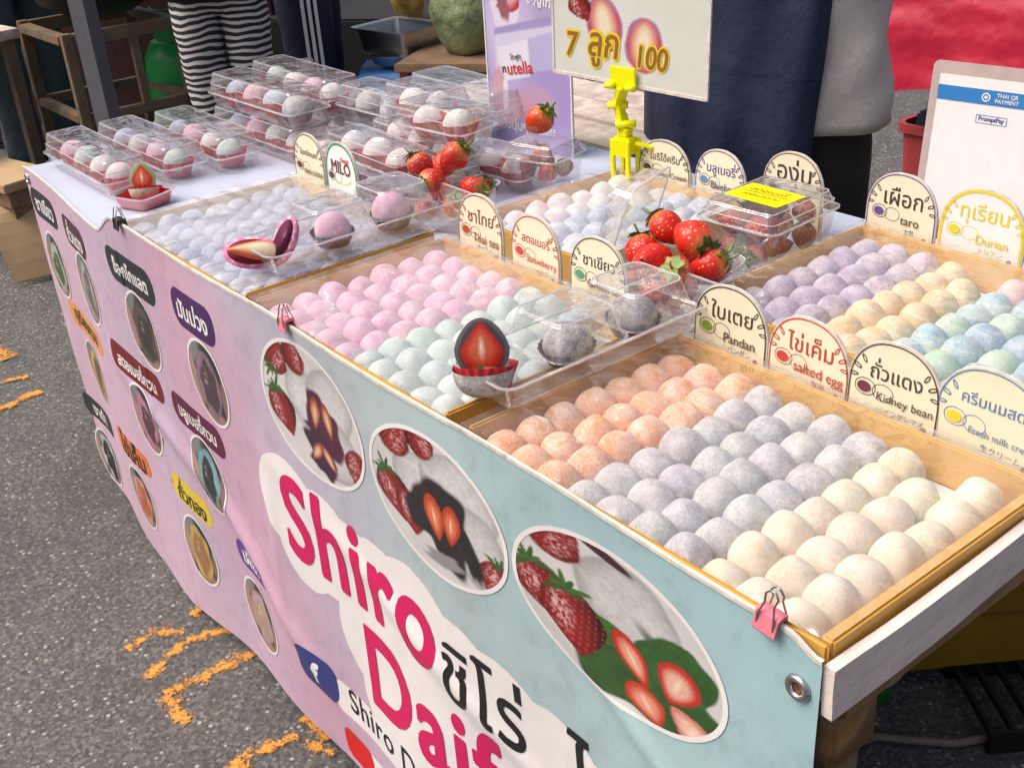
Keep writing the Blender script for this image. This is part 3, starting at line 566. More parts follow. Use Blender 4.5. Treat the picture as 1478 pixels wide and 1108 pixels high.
binder(-.046, 'pink binder clip near the right corner of the banner', MT['pink_clip'], 1.0, .12); binder(-.80, 'pink binder clip above the chocolate mochi photo', MT['pink_clip'], .85, -.05); binder(-1.335, 'dark binder clip at the left tray corner', MT['rubber'], .9, .05)

# ================================================================== TRAYS AND MOCHI
RZ = .800; FZ = .756; WT = .0065
def tray(x0, x1, y0, y1, label, wr=WT):
    t = thing('mochi_tray', label, 'tray', ((x0+x1)/2, (y0+y1)/2, FZ-.004), (0, 0, 0), 'kraft card mochi trays'); lx, ly = (x1-x0)/2, (y1-y0)/2; h = RZ-FZ+.004; W_ = WT
    c = MB(); c.box(-lx+.001, lx-.001, -ly+.001, ly-.001, 0, .003); c.build('tray_floor', MT['paper_white'], t)
    for nm, b in (('left', (-lx, -lx+W_, -ly+W_+.0005, ly-W_-.0005)), ('right', (lx-wr, lx, -ly+W_+.0005, ly-W_-.0005)), ('front', (-lx, lx, -ly, -ly+.0045)), ('back', (-lx, lx, ly-W_, ly))):
        c = MB(); c.box(*b, .0032, h, .0022); c.build('tray_wall', MT['kraft'], t)
    return t
tA = tray(-.450, 0, 0, .3096, 'kraft tray of orange, grey and cream mochi nearest the camera', .012)
tB = tray(-.915, -.484, 0, .3096, 'kraft tray of pink and pale green mochi in the front row'); tC = tray(-1.360, -.937, 0, .3096, 'kraft tray of lavender blue mochi at the left of the front row')
tD = tray(-.510, -.055, .395, .729, 'kraft tray of purple, yellow and blue mochi behind the nearest tray'); tE = tray(-.958, -.684, .385, .693, 'kraft tray of white and pale blue mochi behind the clip stand')
def mochi_mesh(seed, r=.0216, h=.036, seg=28, rings=14, pw=3.0):
    """soft dome, flat below, pressed square by its neighbours"""
    rg = np.random.default_rng(seed); ph = rg.random(8)*6.28; V = []; F = []; lean = rg.uniform(-.0022, .0022, 2)
    for i in range(rings+1):
        f = i/rings
        if f < .72: th = PI/2*f/.72; rad0, z0 = math.sin(th)**.90, .34+.66*math.cos(th)**1.05
        else: th = PI/2*(f-.72)/.28; rad0, z0 = math.cos(th)**.55 if th < PI/2-1e-6 else 0., .34*(1-math.sin(th))**1.0
        for j in range(seg):
            a = 2*PI*j/seg; c_, s_ = abs(math.cos(a)), abs(math.sin(a)); p = 2+(pw-2)*min(1, rad0*1.1)
            sq = 1/(c_**p+s_**p)**(1/p); k = sq*(1+.030*math.sin(2*a+ph[0])+.022*math.sin(3*a+ph[1])+.012*math.sin(5*a+ph[5]))
            z = h*z0*(1+.035*math.sin(a+ph[2])*rad0+.03*math.sin(2*a+ph[3])*rad0)
            V.append((r*rad0*k*math.cos(a)+lean[0]*z0, r*rad0*k*math.sin(a)+lean[1]*z0, z))
    for i in range(rings):
        for j in range(seg): F.append((i*seg+j, (i+1)*seg+j, (i+1)*seg+(j+1) % seg, i*seg+(j+1) % seg))
    me = bpy.data.meshes.new('mochi'); me.from_pydata(V, [], F); me.materials.append(MT['mochi']); me.polygons.foreach_set('use_smooth', [True]*len(me.polygons)); return me
MM = [mochi_mesh(s, .0212+.0004*(s % 3), .0395+.0013*(s % 4)) for s in range(12)]; MBIG = [mochi_mesh(s+20, .028, .046, pw=2.1) for s in range(5)]
def jit(c, j=.09): k = 1+random.uniform(-j, j); return tuple(min(1, max(0, v*k+random.uniform(-j, j)*.25)) for v in c)+(1,)
def mochi(x, y, z, col, label, group, big=False, s=1.0, parent=None):
    me = random.choice(MBIG if big else MM); o = link('mochi', me); o.location = (x, y, z); o.rotation_euler = (random.uniform(-.06, .06), random.uniform(-.06, .06), random.choice((0, PI/2, PI, 1.5*PI))+random.uniform(-.14, .14))
    k = s*random.uniform(.965, 1.03); o.scale = (k, k, k*random.uniform(.93, 1.05)); o.color = jit(col); tag(o, label, 'mochi', group); return o
PALE = dict(orange=((.84, .38, .15), 'pale orange'), grey=((.46, .45, .47), 'pale grey'), lilacgrey=((.43, .42, .50), 'lilac grey'), cream=((.72, .63, .45), 'cream'), pink=((.76, .38, .55), 'dusty pink'), green=((.48, .62, .58), 'sage green'),
    lav=((.40, .45, .63), 'lavender blue'), taro=((.47, .38, .53), 'taro purple'), yel=((.78, .58, .28), 'pale yellow'), sky=((.32, .52, .60), 'mottled blue'), mint=((.42, .62, .47), 'mint green'), rose=((.68, .42, .46), 'mottled rose'), white=((.80, .74, .74), 'dusty white'), ice=((.50, .60, .72), 'icy blue'))
def fill_tray(name, x0, y0, px_, py_, nc, nr, colf, skip=(), stag=0, jt=.0018):
    for i in range(nc):
        for j in range(nr):
            if (i, j) in skip: continue
            k = colf(i, j); col, nm = PALE[k]
            mochi(x0+i*px_+random.uniform(-jt, jt)+(stag if j % 2 else 0), y0+j*py_+random.uniform(-jt, jt), FZ-.0003, col, f'{nm} mochi in {name}, {ORD[i]} column from left, {ORD[j]} from front', 'mochi in the '+name)
fill_tray('nearest tray', -.417, .028, .0412, .0410, 10, 7, lambda i, j: 'orange' if i < 3 else (('lilacgrey' if (i+j) % 3 == 0 and i > 3 else 'grey') if i < 7 else 'cream'), {(8, 6)})
fill_tray('pink and green tray', -.886, .028, .0412, .0410, 10, 7, lambda i, j: 'pink' if i < 5 else 'green', {(9, 6), (8, 6)} )
fill_tray('lavender tray', -1.331, .028, .0405, .0410, 10, 7, lambda i, j: 'lav')
fill_tray('multicolour rear tray', -.478, .430, .0435, .0440, 9, 7, lambda i, j: 'taro' if i < 3 else (('yel' if (j < 6 or i < 4) else 'rose') if i < 5 else ('rose' if j == 6 else ('mint' if (i*2+j) % 3 == 1 else 'sky'))), {(4, 6)})
fill_tray('white and blue rear tray', -.930, .413, .0440, .0430, 6, 7, lambda i, j: 'white' if (i+.35*(6-j) < 2.6) else ('lav' if (i*3+j) % 4 == 1 else 'ice'))
# wrap films stretched over the trays
def film(x0, x1, y0, y1, m, label, sag=.0015, z=.8050, amp=.0022, seed=0):
    def fz(u, v):
        e = min(u-x0, x1-u, v-y0, y1-v); al = u if min(v-y0, y1-v) < min(u-x0, x1-u) else v
        fold = .0026*math.exp(-e/.022)*(math.sin(al*150+seed)*.6+math.sin(al*83+2*seed+40*e)*.7+math.sin(al*260+seed*3)*.35)*min(1, e/.004)
        return z-sag*math.sin(PI*(u-x0)/(x1-x0))*math.sin(PI*(v-y0)/(y1-y0))+amp*(float(fbm(u*22+seed*7+40, v*30+40))-.5)*1.6*min(1, 30*e+.15)+fold
    U_ = np.linspace(x0, x1, 110); c = MB(); c.grid(U_, np.linspace(y0, y1, 76), lambda u, v: (u, v, fz(u, v)))
    c.grid(U_, [0, .4, 1], lambda u, f: (u, y1+.0018*(f > 0)+.001*math.sin(u*90+seed)*f, z-.0005*(1 if f else 0)-.012*f*(1+.35*math.sin(u*37+seed))))
    o = c.build('wrap_film', m, None, True); tag(o, label, 'plastic wrap', 'wrap films over the trays')
film(-.917, -.482, -.001, .312, MT['wrap'], 'crinkled clear wrap stretched over the pink and green mochi', seed=1); film(-1.362, -.935, -.001, .312, MT['wrap_milky'], 'milky wrap stretched over the lavender mochi', seed=2)
film(-.960, -.682, .383, .695, MT['wrap'], 'clear wrap over the white and blue mochi', seed=3); film(-.452, .001, -.001, .312, MT['wrap_clear'], 'thin clear wrap over the nearest tray', seed=4)
film(-.512, -.053, .393, .731, MT['wrap_clear'], 'thin clear wrap over the multicoloured rear tray', seed=5)

# ================================================================== FLAVOUR SIGNS
def arch(wd, h, n=22, seed=0, ins=0.):
    """outline of a hand-cut sign with a round top, from bottom left anticlockwise"""
    rg = np.random.default_rng(seed); a = wd/2-ins; P = [(-a, ins), (a, ins), (a*1.0, h-wd*.52)]; k = h-ins-(h-wd*.52)
    for i in range(1, n):
        t = PI*i/n; jt = (1+.012*(rg.random()-.5)) if ins == 0 else 1
        P.append((a*math.copysign(abs(math.cos(t))**.88, math.cos(t))*jt, h-wd*.52+k*math.sin(t)**.92*jt))
    P.append((-a, h-wd*.52)); return P
def sign(x, y, wd, ht, rz, tilt, thai, eng, jap, ink, dot, label, base='cream', border=None, fancy=None, seed=0, zb=.760, engs=.30):
    t = thing('flavour_sign', label, 'sign', (x, y, zb), (tilt, 0, rz), 'round topped flavour signs'); th = .0035
    P = arch(wd, ht, seed=seed); k = len(P)
    mk('board', [(a, 0, b) for a, b in P]+[(a, th, b) for a, b in P], [tuple(range(k))]+[tuple(range(2*k-1, k-1, -1))]+[((i+1) % k, i, k+i, k+(i+1) % k) for i in range(k)], MT['sign_edge'], t)
    P2 = arch(wd, ht, seed=seed, ins=.0016); mk('face', [(a, -.0004, b) for a, b in P2], [tuple(range(k))], MT[base], t)
    on = lambda off: (lambda a, b: (a, -off, b))
    if border:
        o1 = arch(wd, ht, seed=seed, ins=.0018); o2 = arch(wd, ht, seed=seed, ins=.0055 if base == 'sign_white' else .0032); Q = [[o1[i], o1[i+1], o2[i+1], o2[i]] for i in range(1, k-1)]+[[o1[k-1], o1[0], o2[0], o2[k-1]]]
        quads_obj('printed_border', Q, on(.0009), INK[border] if border in INK else MT[border], t)
    I = INK[ink]; top = ht
    if fancy == 'milo':
        quads_obj('lettering', place_text('MILO', 0, ht*.66, width=wd*.60, height=ht*.17, bold=.03), on(.0009), INK['milk'], t); quads_obj('lettering', place_text('Nestlé', wd*.14, ht*.775, width=wd*.26, bold=.02), on(.0009), INK['pinkred'], t)
        Q = [[(wd*.34*math.cos(a), ht*.60+ht*.16*math.sin(a)), (wd*.325*math.cos(a), ht*.60+ht*.145*math.sin(a)), (wd*.325*math.cos(a2), ht*.60+ht*.145*math.sin(a2)), (wd*.34*math.cos(a2), ht*.60+ht*.16*math.sin(a2))] for a, a2 in ((PI*1.12+i*.08, PI*1.12+(i+1)*.08) for i in range(30))]
        quads_obj('printed_line', Q, on(.0009), INK['gold'], t); zt = ht*.42
    else:
        zt = ht*.60; quads_obj('lettering', place_text(thai, .002, ht*.725, width=min(wd*.56, .0122*max(3, len(thai))), height=None, bold=.008, bands=40), on(.0009), I, t)
        for s_ in (-1, 1):
            Q = []
            for zf, rt_, ln, xf in ((.815, 1.0, .0050, .335), (.735, .45, .0056, .405), (.645, -.10, .0050, .435)):
                cx, cz = s_*wd*xf, ht*zf-.004; rot = rt_ if s_ > 0 else PI-rt_
                Q += [[(cx+x_*math.cos(rot)-z_*math.sin(rot), cz+x_*math.sin(rot)+z_*math.cos(rot)) for x_, z_ in q] for q in ring2d(ln*.66, ln*.20, ln, ln*.42, 12)]
            quads_obj('printed_petals', Q, on(.0009), I, t)
    ez = ht*.52; ix = -wd*.30
    quads_obj('printed_outline', [[(ix+a, ez+b) for a, b in q] for q in ring2d(.0112, .0085, .0120, .0093, 26)]+[[(ix+.020+a, ez-.001+b) for a, b in q] for q in ring2d(.0112, .0085, .0119, .0092, 26)], on(.0008), I, t)
    mk('printed_filling', [(ix-.001, -.0014, ez)]+[(ix-.001+.0078*math.cos(a), -.0014, ez+.0058*math.sin(a)) for a in np.linspace(0, 2*PI, 21)[:-1]], [(0, 1+i, 1+(i+1) % 20) for i in range(20)], INK[dot], t)
    if eng: quads_obj('lettering', place_text(eng, wd*.14, ht*.50-.004, width=min(wd*.60, .0072*len(eng)), bold=.004, bands=22), on(.0018), I, t)
    if jap: quads_obj('lettering', place_text(jap, wd*.14, ht*.36-.001, width=min(wd*.42, .008*len(jap)), bold=.0, bands=22), on(.0009), I, t)
    bz = ht*.24; Q = ring2d(0.0002, .0002, .0036, .0036, 14); quads_obj('printed_bun', [[(wd*.36+a, bz+.0075+b) for a, b in q] for q in Q]+[[(wd*.36+a*1.35, bz+b*1.2) for a, b in q] for q in Q], on(.0009), INK['brown'], t)
    return t
sg = [(-.381, .3155, .104, .112, .03, -.05, 'ใบเตย', 'Pandan', 'パンダン', 'dark', 'green', 'cream sign reading Pandan, left end of the nearest row', 'cream', 'dark'),
    (-.274, .3155, .106, .108, -.02, -.04, 'ไข่เค็ม', 'salted egg', '塩卵', 'red', 'pinkred', 'cream sign with red lettering reading salted egg', 'cream', 'red'),
    (-.172, .3155, .102, .113, .03, -.05, 'ถั่วแดง', 'Kidney bean', 'インゲンマメ', 'dark', 'grape', 'cream sign reading Kidney bean behind the nearest tray', 'cream', 'dark'),
    (-.072, .3165, .112, .120, -.03, -.04, 'ครีมนมสด', 'Fresh milk cream', '生クリーム', 'blue', 'yellow', 'cream sign with blue lettering reading Fresh milk cream', 'cream', 'blue'),
    (-.838, .3155, .100, .116, .02, -.06, 'ชาไทย', 'Thai tea', 'タイティー', 'brown', 'red', 'cream sign reading Thai tea beside a punnet of strawberries', 'cream', 'brown'),
    (-.718, .3155, .104, .114, -.02, -.05, 'สตอเบอรี่', 'Strawberry', 'イチゴ', 'red', 'pinkred', 'cream sign reading Strawberry behind the pink mochi', 'cream', 'red'),
    (-.597, .3155, .102, .114, .02, -.06, 'ชาเขียว', 'Green tea', '緑茶', 'dark', 'bordergreen', 'cream sign reading Green tea behind the pale green mochi', 'cream', 'dark'),
    (-1.312, .3155, .098, .118, .02, -.05, 'ช็อกโกแลต', 'chocolate', '', 'dark', 'grape', 'cream sign with faded lettering at the far left tray corner', 'cream', 'dark'),
    (-1.207, .3155, .104, .122, -.03, -.05, None, None, None, 'dark', 'dark', 'white sign with green border reading MILO', 'sign_white', 'bordergreen', 'milo'),
    (-.864, .7000, .110, .100, .05, -.04, 'โอริโอ้ครีม', 'Oreo Cream', 'オレオ', 'dark', 'dark', 'cream sign reading Oreo Cream beside the yellow clip', 'cream', 'dark'),
    (-.748, .7010, .104, .105, -.03, -.05, 'บลูเบอรี่', 'Blueberry', 'ブルーベリー', 'navyblue', 'blue', 'cream sign reading Blueberry in the rear row', 'cream', 'purple'),
    (-.637, .7330, .108, .115, .02, -.04, 'องุ่น', 'Grape', 'ブドウ', 'dark', 'purple', 'cream sign behind the closed strawberry punnet', 'cream', 'brown'),
    (-.457, .7350, .110, .119, -.02, -.05, 'เผือก', 'taro', '太郎', 'dark', 'purple', 'cream sign reading taro behind the purple mochi', 'cream', 'purple'),
    (-.340, .7360, .118, .122, .02, -.05, 'ทุเรียน', 'Durian', 'ドリアン', 'yellow', 'yellow', 'white sign with yellow border reading Durian', 'sign_white', 'yellow')]
INK['bordergreen'] = MT['bordergreen']
for i, a in enumerate(sg):
    a = list(a); fancy = a.pop() if len(a) == 15 else None; sign(*a, fancy=fancy, seed=i)

# ================================================================== CLEAR PACKS
def shell(L, W, h, tap, r, flange, up=True, z0=0.0, edge=True):
    """tapered thermoformed half: closed end at z0, rim at z0+h (or mirrored for a lid)"""
    s = 1 if up else -1; c = MB(); rings = [rrect(L-2*tap-.006, W-2*tap-.006, r*.6, 0), rrect(L-2*tap, W-2*tap, r*.8, s*.003), rrect(L-tap, W-tap, r*.9, s*h*.55), rrect(L, W, r, s*h)]
    if flange: rings.append(rrect(L+2*flange, W+2*flange, r+flange, s*h))
    k = len(rings[0]); V = [Vector((v.x, v.y, v.z+z0)) for R_ in rings for v in R_]; F = [(i*k+j, i*k+(j+1) % k, (i+1)*k+(j+1) % k, (i+1)*k+j) for i in range(len(rings)-1) for j in range(k)]+[tuple(range(k))]
    return c.add(V, F)
def rimring(L, W, r, z, t=.0022):
    c = MB(); a = rrect(L, W, r, z-t/2, 6); b = rrect(L+.003, W+.003, r+.0015, z-t/2, 6); a2 = [v+Vector((0, 0, t)) for v in a]; b2 = [v+Vector((0, 0, t)) for v in b]; k = len(a)
    V = a+b+b2+a2; F = []
    for q in range(4): F += [(q*k+j, q*k+(j+1) % k, ((q+1) % 4)*k+(j+1) % k, ((q+1) % 4)*k+j) for j in range(k)]
    return c.add(V, F)
_sh = {}
def shared(key, mbf, m, smooth=False):
    if key not in _sh:
        b = mbf(); me = bpy.data.meshes.new(key[0]); me.from_pydata([tuple(v) for v in b.V], [], b.F); me.materials.append(m)
        if smooth: me.polygons.foreach_set('use_smooth', [True]*len(me.polygons))
        _sh[key] = me
    return _sh[key]
def cupmesh():
    c = MB(); n = 40; V = []; F = []
    for r_, z in ((.0225, .0005), (.0265, .010), (.0315, .021)):
        for j in range(n): q = r_*(1+(.03 if j % 2 else -.03)*(z/.02)); V.append((q*math.cos(2*PI*j/n), q*math.sin(2*PI*j/n), z))
    for i in range(2):
        for j in range(n): F.append((i*n+j, i*n+(j+1) % n, (i+1)*n+(j+1) % n, (i+1)*n+j))
    F.append(tuple(range(n-1, -1, -1))); return c.add(V, F)
packid = [0]
def pack(x, y, z, L, W, rz, hb, hl, items, label, group='clear packs of mochi', lid=True, openlid=None, minilids=(), what='', tilt=(0, 0)):
    """items: list of (local x, colour key/tuple, cup) placed as separate mochi"""
    t = thing('clear_pack', label, 'plastic box', (x, y, z), (tilt[0], tilt[1], rz), group)
    kb = ('base', round(L, 3), round(W, 3), round(hb, 3)); link('base', shared(kb, lambda: shell(L, W, hb, .006, .012, .005), MT['clear']), t)
    link('rim', shared(('rim', round(L, 3), round(W, 3), round(hb, 3)), lambda: rimring(L+.008, W+.008, .016, hb), MT['clear_rim']), t)
    if lid:
        o = link('lid', shared(('lid', round(L, 3), round(W, 3), round(hl, 3)), lambda: shell(L, W, hl, .007, .012, .005, False, hl), MT['clear']), t); o.location = (0, 0, hb+.0012)
        link('lid_rib', shared(('lidr', round(L, 3), round(W, 3), round(hl, 3)), lambda: rimring(L-.0055, W-.0055, .0115, hl*.42, .0012), MT['clear_rim']), o)
        e = link('lid_edge', shared(('lide', round(L, 3), round(W, 3), round(hl, 3)), lambda: rimring(L-.018, W-.018, .009, hl-.001, .0014), MT['clear_rim']), o)
    if openlid is not None:
        o = link('lid', shared(('lid', round(L, 3), round(W, 3), round(hl, 3)), lambda: shell(L, W, hl, .007, .012, .005, False, hl), MT['clear']), t); o.location = openlid[0]; o.rotation_euler = openlid[1]
        link('lid_rim', shared(('rim', round(L, 3), round(W, 3), 0.0), lambda: rimring(L+.008, W+.008, .016, 0), MT['clear_rim']), o)
    for mx_ in minilids:
        o = link('lid', shared(('mlid', round(W, 3), round(hl, 3)), lambda: shell(W, W, hl, .010, .014, .004, False, hl), MT['clear']), t); o.location = (mx_, 0, hb+.0012)
        link('lid_edge', shared(('mlide', round(W, 3), round(hl, 3)), lambda: rimring(W-.024, W-.024, .010, hl-.001, .0014), MT['clear_rim']), o)
    c_, s_ = math.cos(rz), math.sin(rz)
    for i, it in enumerate(items):
        lx, ck, cup = it[0], it[1], it[2]; ly = it[3] if len(it) > 3 else 0
        col, nm = PALE[ck]; wx, wy = x+lx*c_-ly*s_, y+lx*s_+ly*c_
        o = mochi(wx, wy, z+.006, col, f'{nm} mochi in {cup+" cup, " if cup else ""}{ORD[i]} of the {what}', 'packed mochi', True, .97)
        if cup: link('paper_cup', shared(('cup', cup), cupmesh, MT[cup+'cup']), o, (0, 0, -.0035)).scale = (1.06, 1.06, 1.35 if cup == 'red' else 1.0)
    return t
# front-left: three long packs
pack(-1.805, .125, TT+.003, .33, .088, 0, .028, .036, [(-.118, 'pink', 'red'), (-.04, 'green', 'red'), (.04, 'white', 'red'), (.118, 'white', 'red')], 'long clear pack of four mochi at the front left table corner', what='front left corner pack')
pack(-1.80, .232, TT+.003, .33, .088, .02, .028, .036, [(-.118, 'lav', 'red'), (-.04, 'grey', 'red'), (.04, 'pink', 'red'), (.118, 'green', 'red')], 'second long clear pack from the front left corner', what='second left pack')
pack(-1.78, .338, TT+.003, .33, .088, -.02, .028, .036, [(-.118, 'lav', 'red'), (-.04, 'pink', 'red'), (.04, 'white', 'red'), (.118, 'green', 'red')], 'third long clear pack from the front left corner', what='third left pack')
# rear-left stacks, two high
n_ = 0
for col_, (yy_, xx_) in enumerate(((.452, -1.715), (.556, -1.735), (.660, -1.74))):
    for lv in range(1 if col_ == 2 else 2):
        cs = [['lav', 'pink', 'green', 'grey'], ['lav', 'pink', 'ice', 'grey'], ['white', 'pink', 'pink', 'white'], ['green', 'white', 'pink', 'white'], ['lav', 'pink', 'white', 'grey'], ['white', 'pink', 'green', 'pink']][n_]
        nm = f'{["lower", "upper"][lv]} pack of the {["near", "middle", "back"][col_]} left stack' if col_ < 2 else 'single pack behind the left stacks'
        pack(xx_+random.uniform(-.008, .008), yy_, TT+.003+lv*.069, .33, .088, random.uniform(-.03, .03), .028, .036, [((i-1.5)*.078, cs[i], 'red' if (i+n_) % 4 else 'dark') for i in range(4)], 'clear pack of four mochi, '+nm, what=nm); n_ += 1
pack(-1.47, .565, TT+.003, .17, .088, .1, .028, .036, [(-.04, 'lav', 'dark'), (.04, 'grey', 'dark')], 'short clear pack of two grey mochi beside the left stacks', what='short grey pack')
pack(-1.47, .565, TT+.072, .17, .088, .05, .028, .036, [(-.04, 'grey', 'dark'), (.04, 'lav', 'dark')], 'short clear pack of grey mochi on top beside the left stacks', what='upper short grey pack')
# middle: white mochi in red cups
for lv in range(2):
    for k_, yy_ in enumerate((.425, .520)):
        nm = f'{["lower", "upper"][lv]} {["front", "rear"][k_]} red cup pack'
        pack(-1.265, yy_, TT+.003+lv*.050, .25, .084, -.04, .022, .027, [((i-1)*.076, 'white', 'red') for i in range(3)], 'flat clear pack of white mochi in red cups, '+nm, what=nm)
pack(-1.175, .505, TT+.104, .165, .084, .12, .024, .034, [(-.038, 'white', 'red'), (.038, 'white', 'red')], 'clear pack of two white mochi in red cups on top, nearer the poster', what='top right red cup pack')
pack(-1.305, .560, TT+.104, .165, .084, .05, .024, .034, [(-.038, 'white', 'red'), (.038, 'white', 'red')], 'clear pack of two white mochi in red cups on top, left one', what='top left red cup pack')
pack(-1.17, .615, TT+.003, .165, .084, .1, .024, .034, [(-.038, 'white', 'red'), (.038, 'white', 'red')], 'low clear pack of two white mochi in red cups beside the poster', what='low red cup pack')
pack(-1.46, .455, TT+.003, .17, .088, -.05, .028, .036, [(-.04, 'pink', 'red'), (.04, 'white', 'red')], 'short clear pack of pink and white mochi between the stacks', what='short pink pack')
pack(-1.43, .675, TT+.003, .17, .088, .15, .028, .036, [(-.04, 'white', 'red'), (.04, 'pink', 'red')], 'short clear pack of mochi in front of the nested empty boxes', what='short rear pack')
# empty packs nested at the back
for k_ in range(4): pack(-1.55+.03*k_, .775-.004*k_, TT+.003+.016*k_, .30, .10, .12-.05*k_, .030, .030, [], f'empty clear box, {["lowest", "second", "third", "topmost"][k_]} of the nested stack at the rear edge', 'empty clear boxes', lid=(k_ == 3))
pack(-1.405, .700, TT+.003, .12, .10, .25, .045, .030, [], 'tall empty clear box left of the poster', 'empty clear boxes')
# open display cup with a cut green mochi
def cutmochi(x, y, z, rz, skin, flesh, label, s=1.0, lean=0., book=False, dust=None):
    t = thing('cut_mochi', label, 'mochi', (x, y, z), (lean, 0, rz)); c = MB(); n = 26; r, h = .029*s, .046*s
    # lower half shell
    V = []; F = []; m_ = 9
    for i in range(m_):
        th = PI/2+PI/2*i/(m_-1)
        for j in range(n): a = 2*PI*j/n; V.append((1.12*r*math.sin(th)**.7*math.cos(a), 1.12*r*math.sin(th)**.7*math.sin(a)+.006*s, .030*s+.030*s*math.cos(th)+.004*s*math.sin(th)*math.sin(a)))
    for i in range(m_-1):
        for j in range(n): F.append((i*n+j, (i+1)*n+j, (i+1)*n+(j+1) % n, i*n+(j+1) % n))
    o = mk('lower_half', V, F, skin, t, True); o.color = dust or (.5, .5, .5, 1)
    # standing half with its cut face towards -y
    def half(mat_, yb, k, name, zc, depth, par):
        V = []; F = []
        for i in range(7):
            ph = PI/2*i/6
            for j in range(n): a = 2*PI*j/n; w_ = 1-.22*max(0, math.sin(a)); V.append((k*r*w_*math.cos(ph)*math.cos(a), yb+depth*math.sin(ph), zc+k*1.12*r*math.cos(ph)*math.sin(a)))
        for i in range(6):
            for j in range(n): F.append((i*n+j, i*n+(j+1) % n, (i+1)*n+(j+1) % n, (i+1)*n+j))
        F.append(tuple(range(n-1, -1, -1))); ob = mk(name, V, F, mat_, par, True); ob.color = dust or (.5, .5, .5, 1); return ob
    hf = half(skin, .002, 1.0, 'upper_half', .050*s, .022*s, t)
    # cut face picture: dark rim, strawberry section
    U, Vv, Fp = polar(16, 44); C = Canvas(U, Vv, flesh[0]); C.ell(0, 0, .86, .88, flesh[1], 0, .08, .05, 2); C.half(0, .04, .80, .84, PI, (.46, .022, .012), (.64, .15, .06)); C.ell(0, -.74, .42, .13, (.70, .55, .30), 0, .5, .2, 4); C.ell(-.1, -.60, .22, .07, (.10, .14, .04), .2, .4, .2, 4)
    cu_ = link('paper_cup', shared(('cup', 'red'), cupmesh, MT['redcup']), t, (.002*s, .015*s, .004*s)); cu_.scale = (1.08*s, 1.08*s, 1.35*s); C.C *= (.80+.4*fbm(U*14, Vv*14))[:, None]
    mk('cut_face', [(r*.985*u*(1-.22*max(0, v)), .0012-.003*(1-(u*u+v*v)), .050*s+1.10*r*v) for u, v in zip(U, Vv)], Fp, MT['printsign'], hf, True, C.C)
    return t
MT['mochi_black'] = MT['mochi']
cutmochi(-1.565, .118, TT+.008, .95, MT['mochi'], ((.28, .30, .18), (.20, .28, .08)), 'cut green mochi showing its strawberry at the front left', .82, -.35, dust=(.36, .40, .26, 1))
pack(-1.565, .118, TT+.003, .085, .080, .35, .024, .02, [], 'small open tray holding the cut green mochi at the front left', lid=False)
c = MB(); c.loft([rrect(.066, .062, .008, .0008), rrect(.078, .073, .010, .020)], False); c.F.append(tuple(range(20))); o = c.build('red_liner', MT['redcup'], bpy.data.objects['clear_pack.%03d' % (len([q for q in bpy.data.objects if q.name.startswith('clear_pack')])-1)])
# long packs lying across the tray rims
pk = pack(-.470, .205, RZ+.0085, .33, .098, PI/2, .030, .036, [(-.045, 'grey', 'dark'), (.052, 'grey', 'dark')], 'clear pack of black sesame mochi lying between the two near trays', 'open packs lying across the tray rims', lid=False, minilids=(-.047, .057), what='pack between the near trays')
for o in [o for o in bpy.data.objects if o.get('label', '').endswith('of the pack between the near trays')]: o.color = (.27, .245, .255, 1)
cutmochi(-.468, .044, RZ+.0115, .88, MT['mochi'], ((.12, .11, .12), (.05, .045, .045)), 'cut black sesame mochi showing a red strawberry slice', 1.0, -.30, dust=(.26, .25, .26, 1))
pk = pack(-.985, .215, RZ+.0085, .33, .098, PI/2, .030, .036, [(-.045, 'pink', 'dark'), (.055, 'pink', 'dark')], 'clear pack of pink mochi lying between the middle and left trays', 'open packs lying across the tray rims', lid=False, minilids=(-.047, .058), what='pack between the middle trays')
# pink mochi opened like a book with a strawberry wedge
t = thing('cut_mochi', 'pink mochi opened to show a pale strawberry wedge, on the lavender tray', 'mochi', (-.985, .060, RZ+.012), (0, 0, .93))
def lens(name, m, mx, par, a=.040, b=.022, d=.016, n=22):
    V = []; F = []
    for i in range(6):
        ph = PI/2*i/5
        for j in range(n): q = 2*PI*j/n; V.append(mx @ Vector((a*math.cos(ph)*math.cos(q), b*math.cos(ph)*math.sin(q), -d*math.sin(ph))))
    for i in range(5):
        for j in range(n): F.append((i*n+j, (i+1)*n+j, (i+1)*n+(j+1) % n, i*n+(j+1) % n))
    F.append(tuple(range(n))); return mk(name, V, F, m, par, True)
ML = Matrix.Translation((-.012, 0, .020)) @ Matrix.Rotation(.75, 4, 'X') @ Matrix.Rotation(.18, 4, 'Y'); MH = Matrix.Translation((.030, .004, .032)) @ Matrix.Rotation(.75, 4, 'Z') @ Matrix.Rotation(-.95, 4, 'Y')
lo = lens('lower_half', MT['lining'], ML, t, .040, .024, .020); lens('filling', INK['deepred'], ML @ Matrix.Translation((0, 0, .0012)), lo, .034, .019, .003)
hi = lens('upper_half', MT['lining'], MH, t, .036, .022, .018); lens('filling', INK['plum'], MH @ Matrix.Translation((0, 0, .0012)), hi, .030, .017, .003)
U, Vv, Fp = polar(12, 36); C = Canvas(U, Vv, (.62, .10, .05)); C.ell(.12, 0, .78, .62, (.80, .40, .24), 0, .5); C.ell(.45, 0, .6, .6, (.85, .72, .48), 0, .7)
mk('strawberry_wedge', [ML @ Vector((-.001+.034*u, .001+.021*v*(.25+.75*(u+1)/2), .004+.009*(1-u*u-v*v))) for u, v in zip(U, Vv)], Fp, MT['printsign'], t, True, C.C)

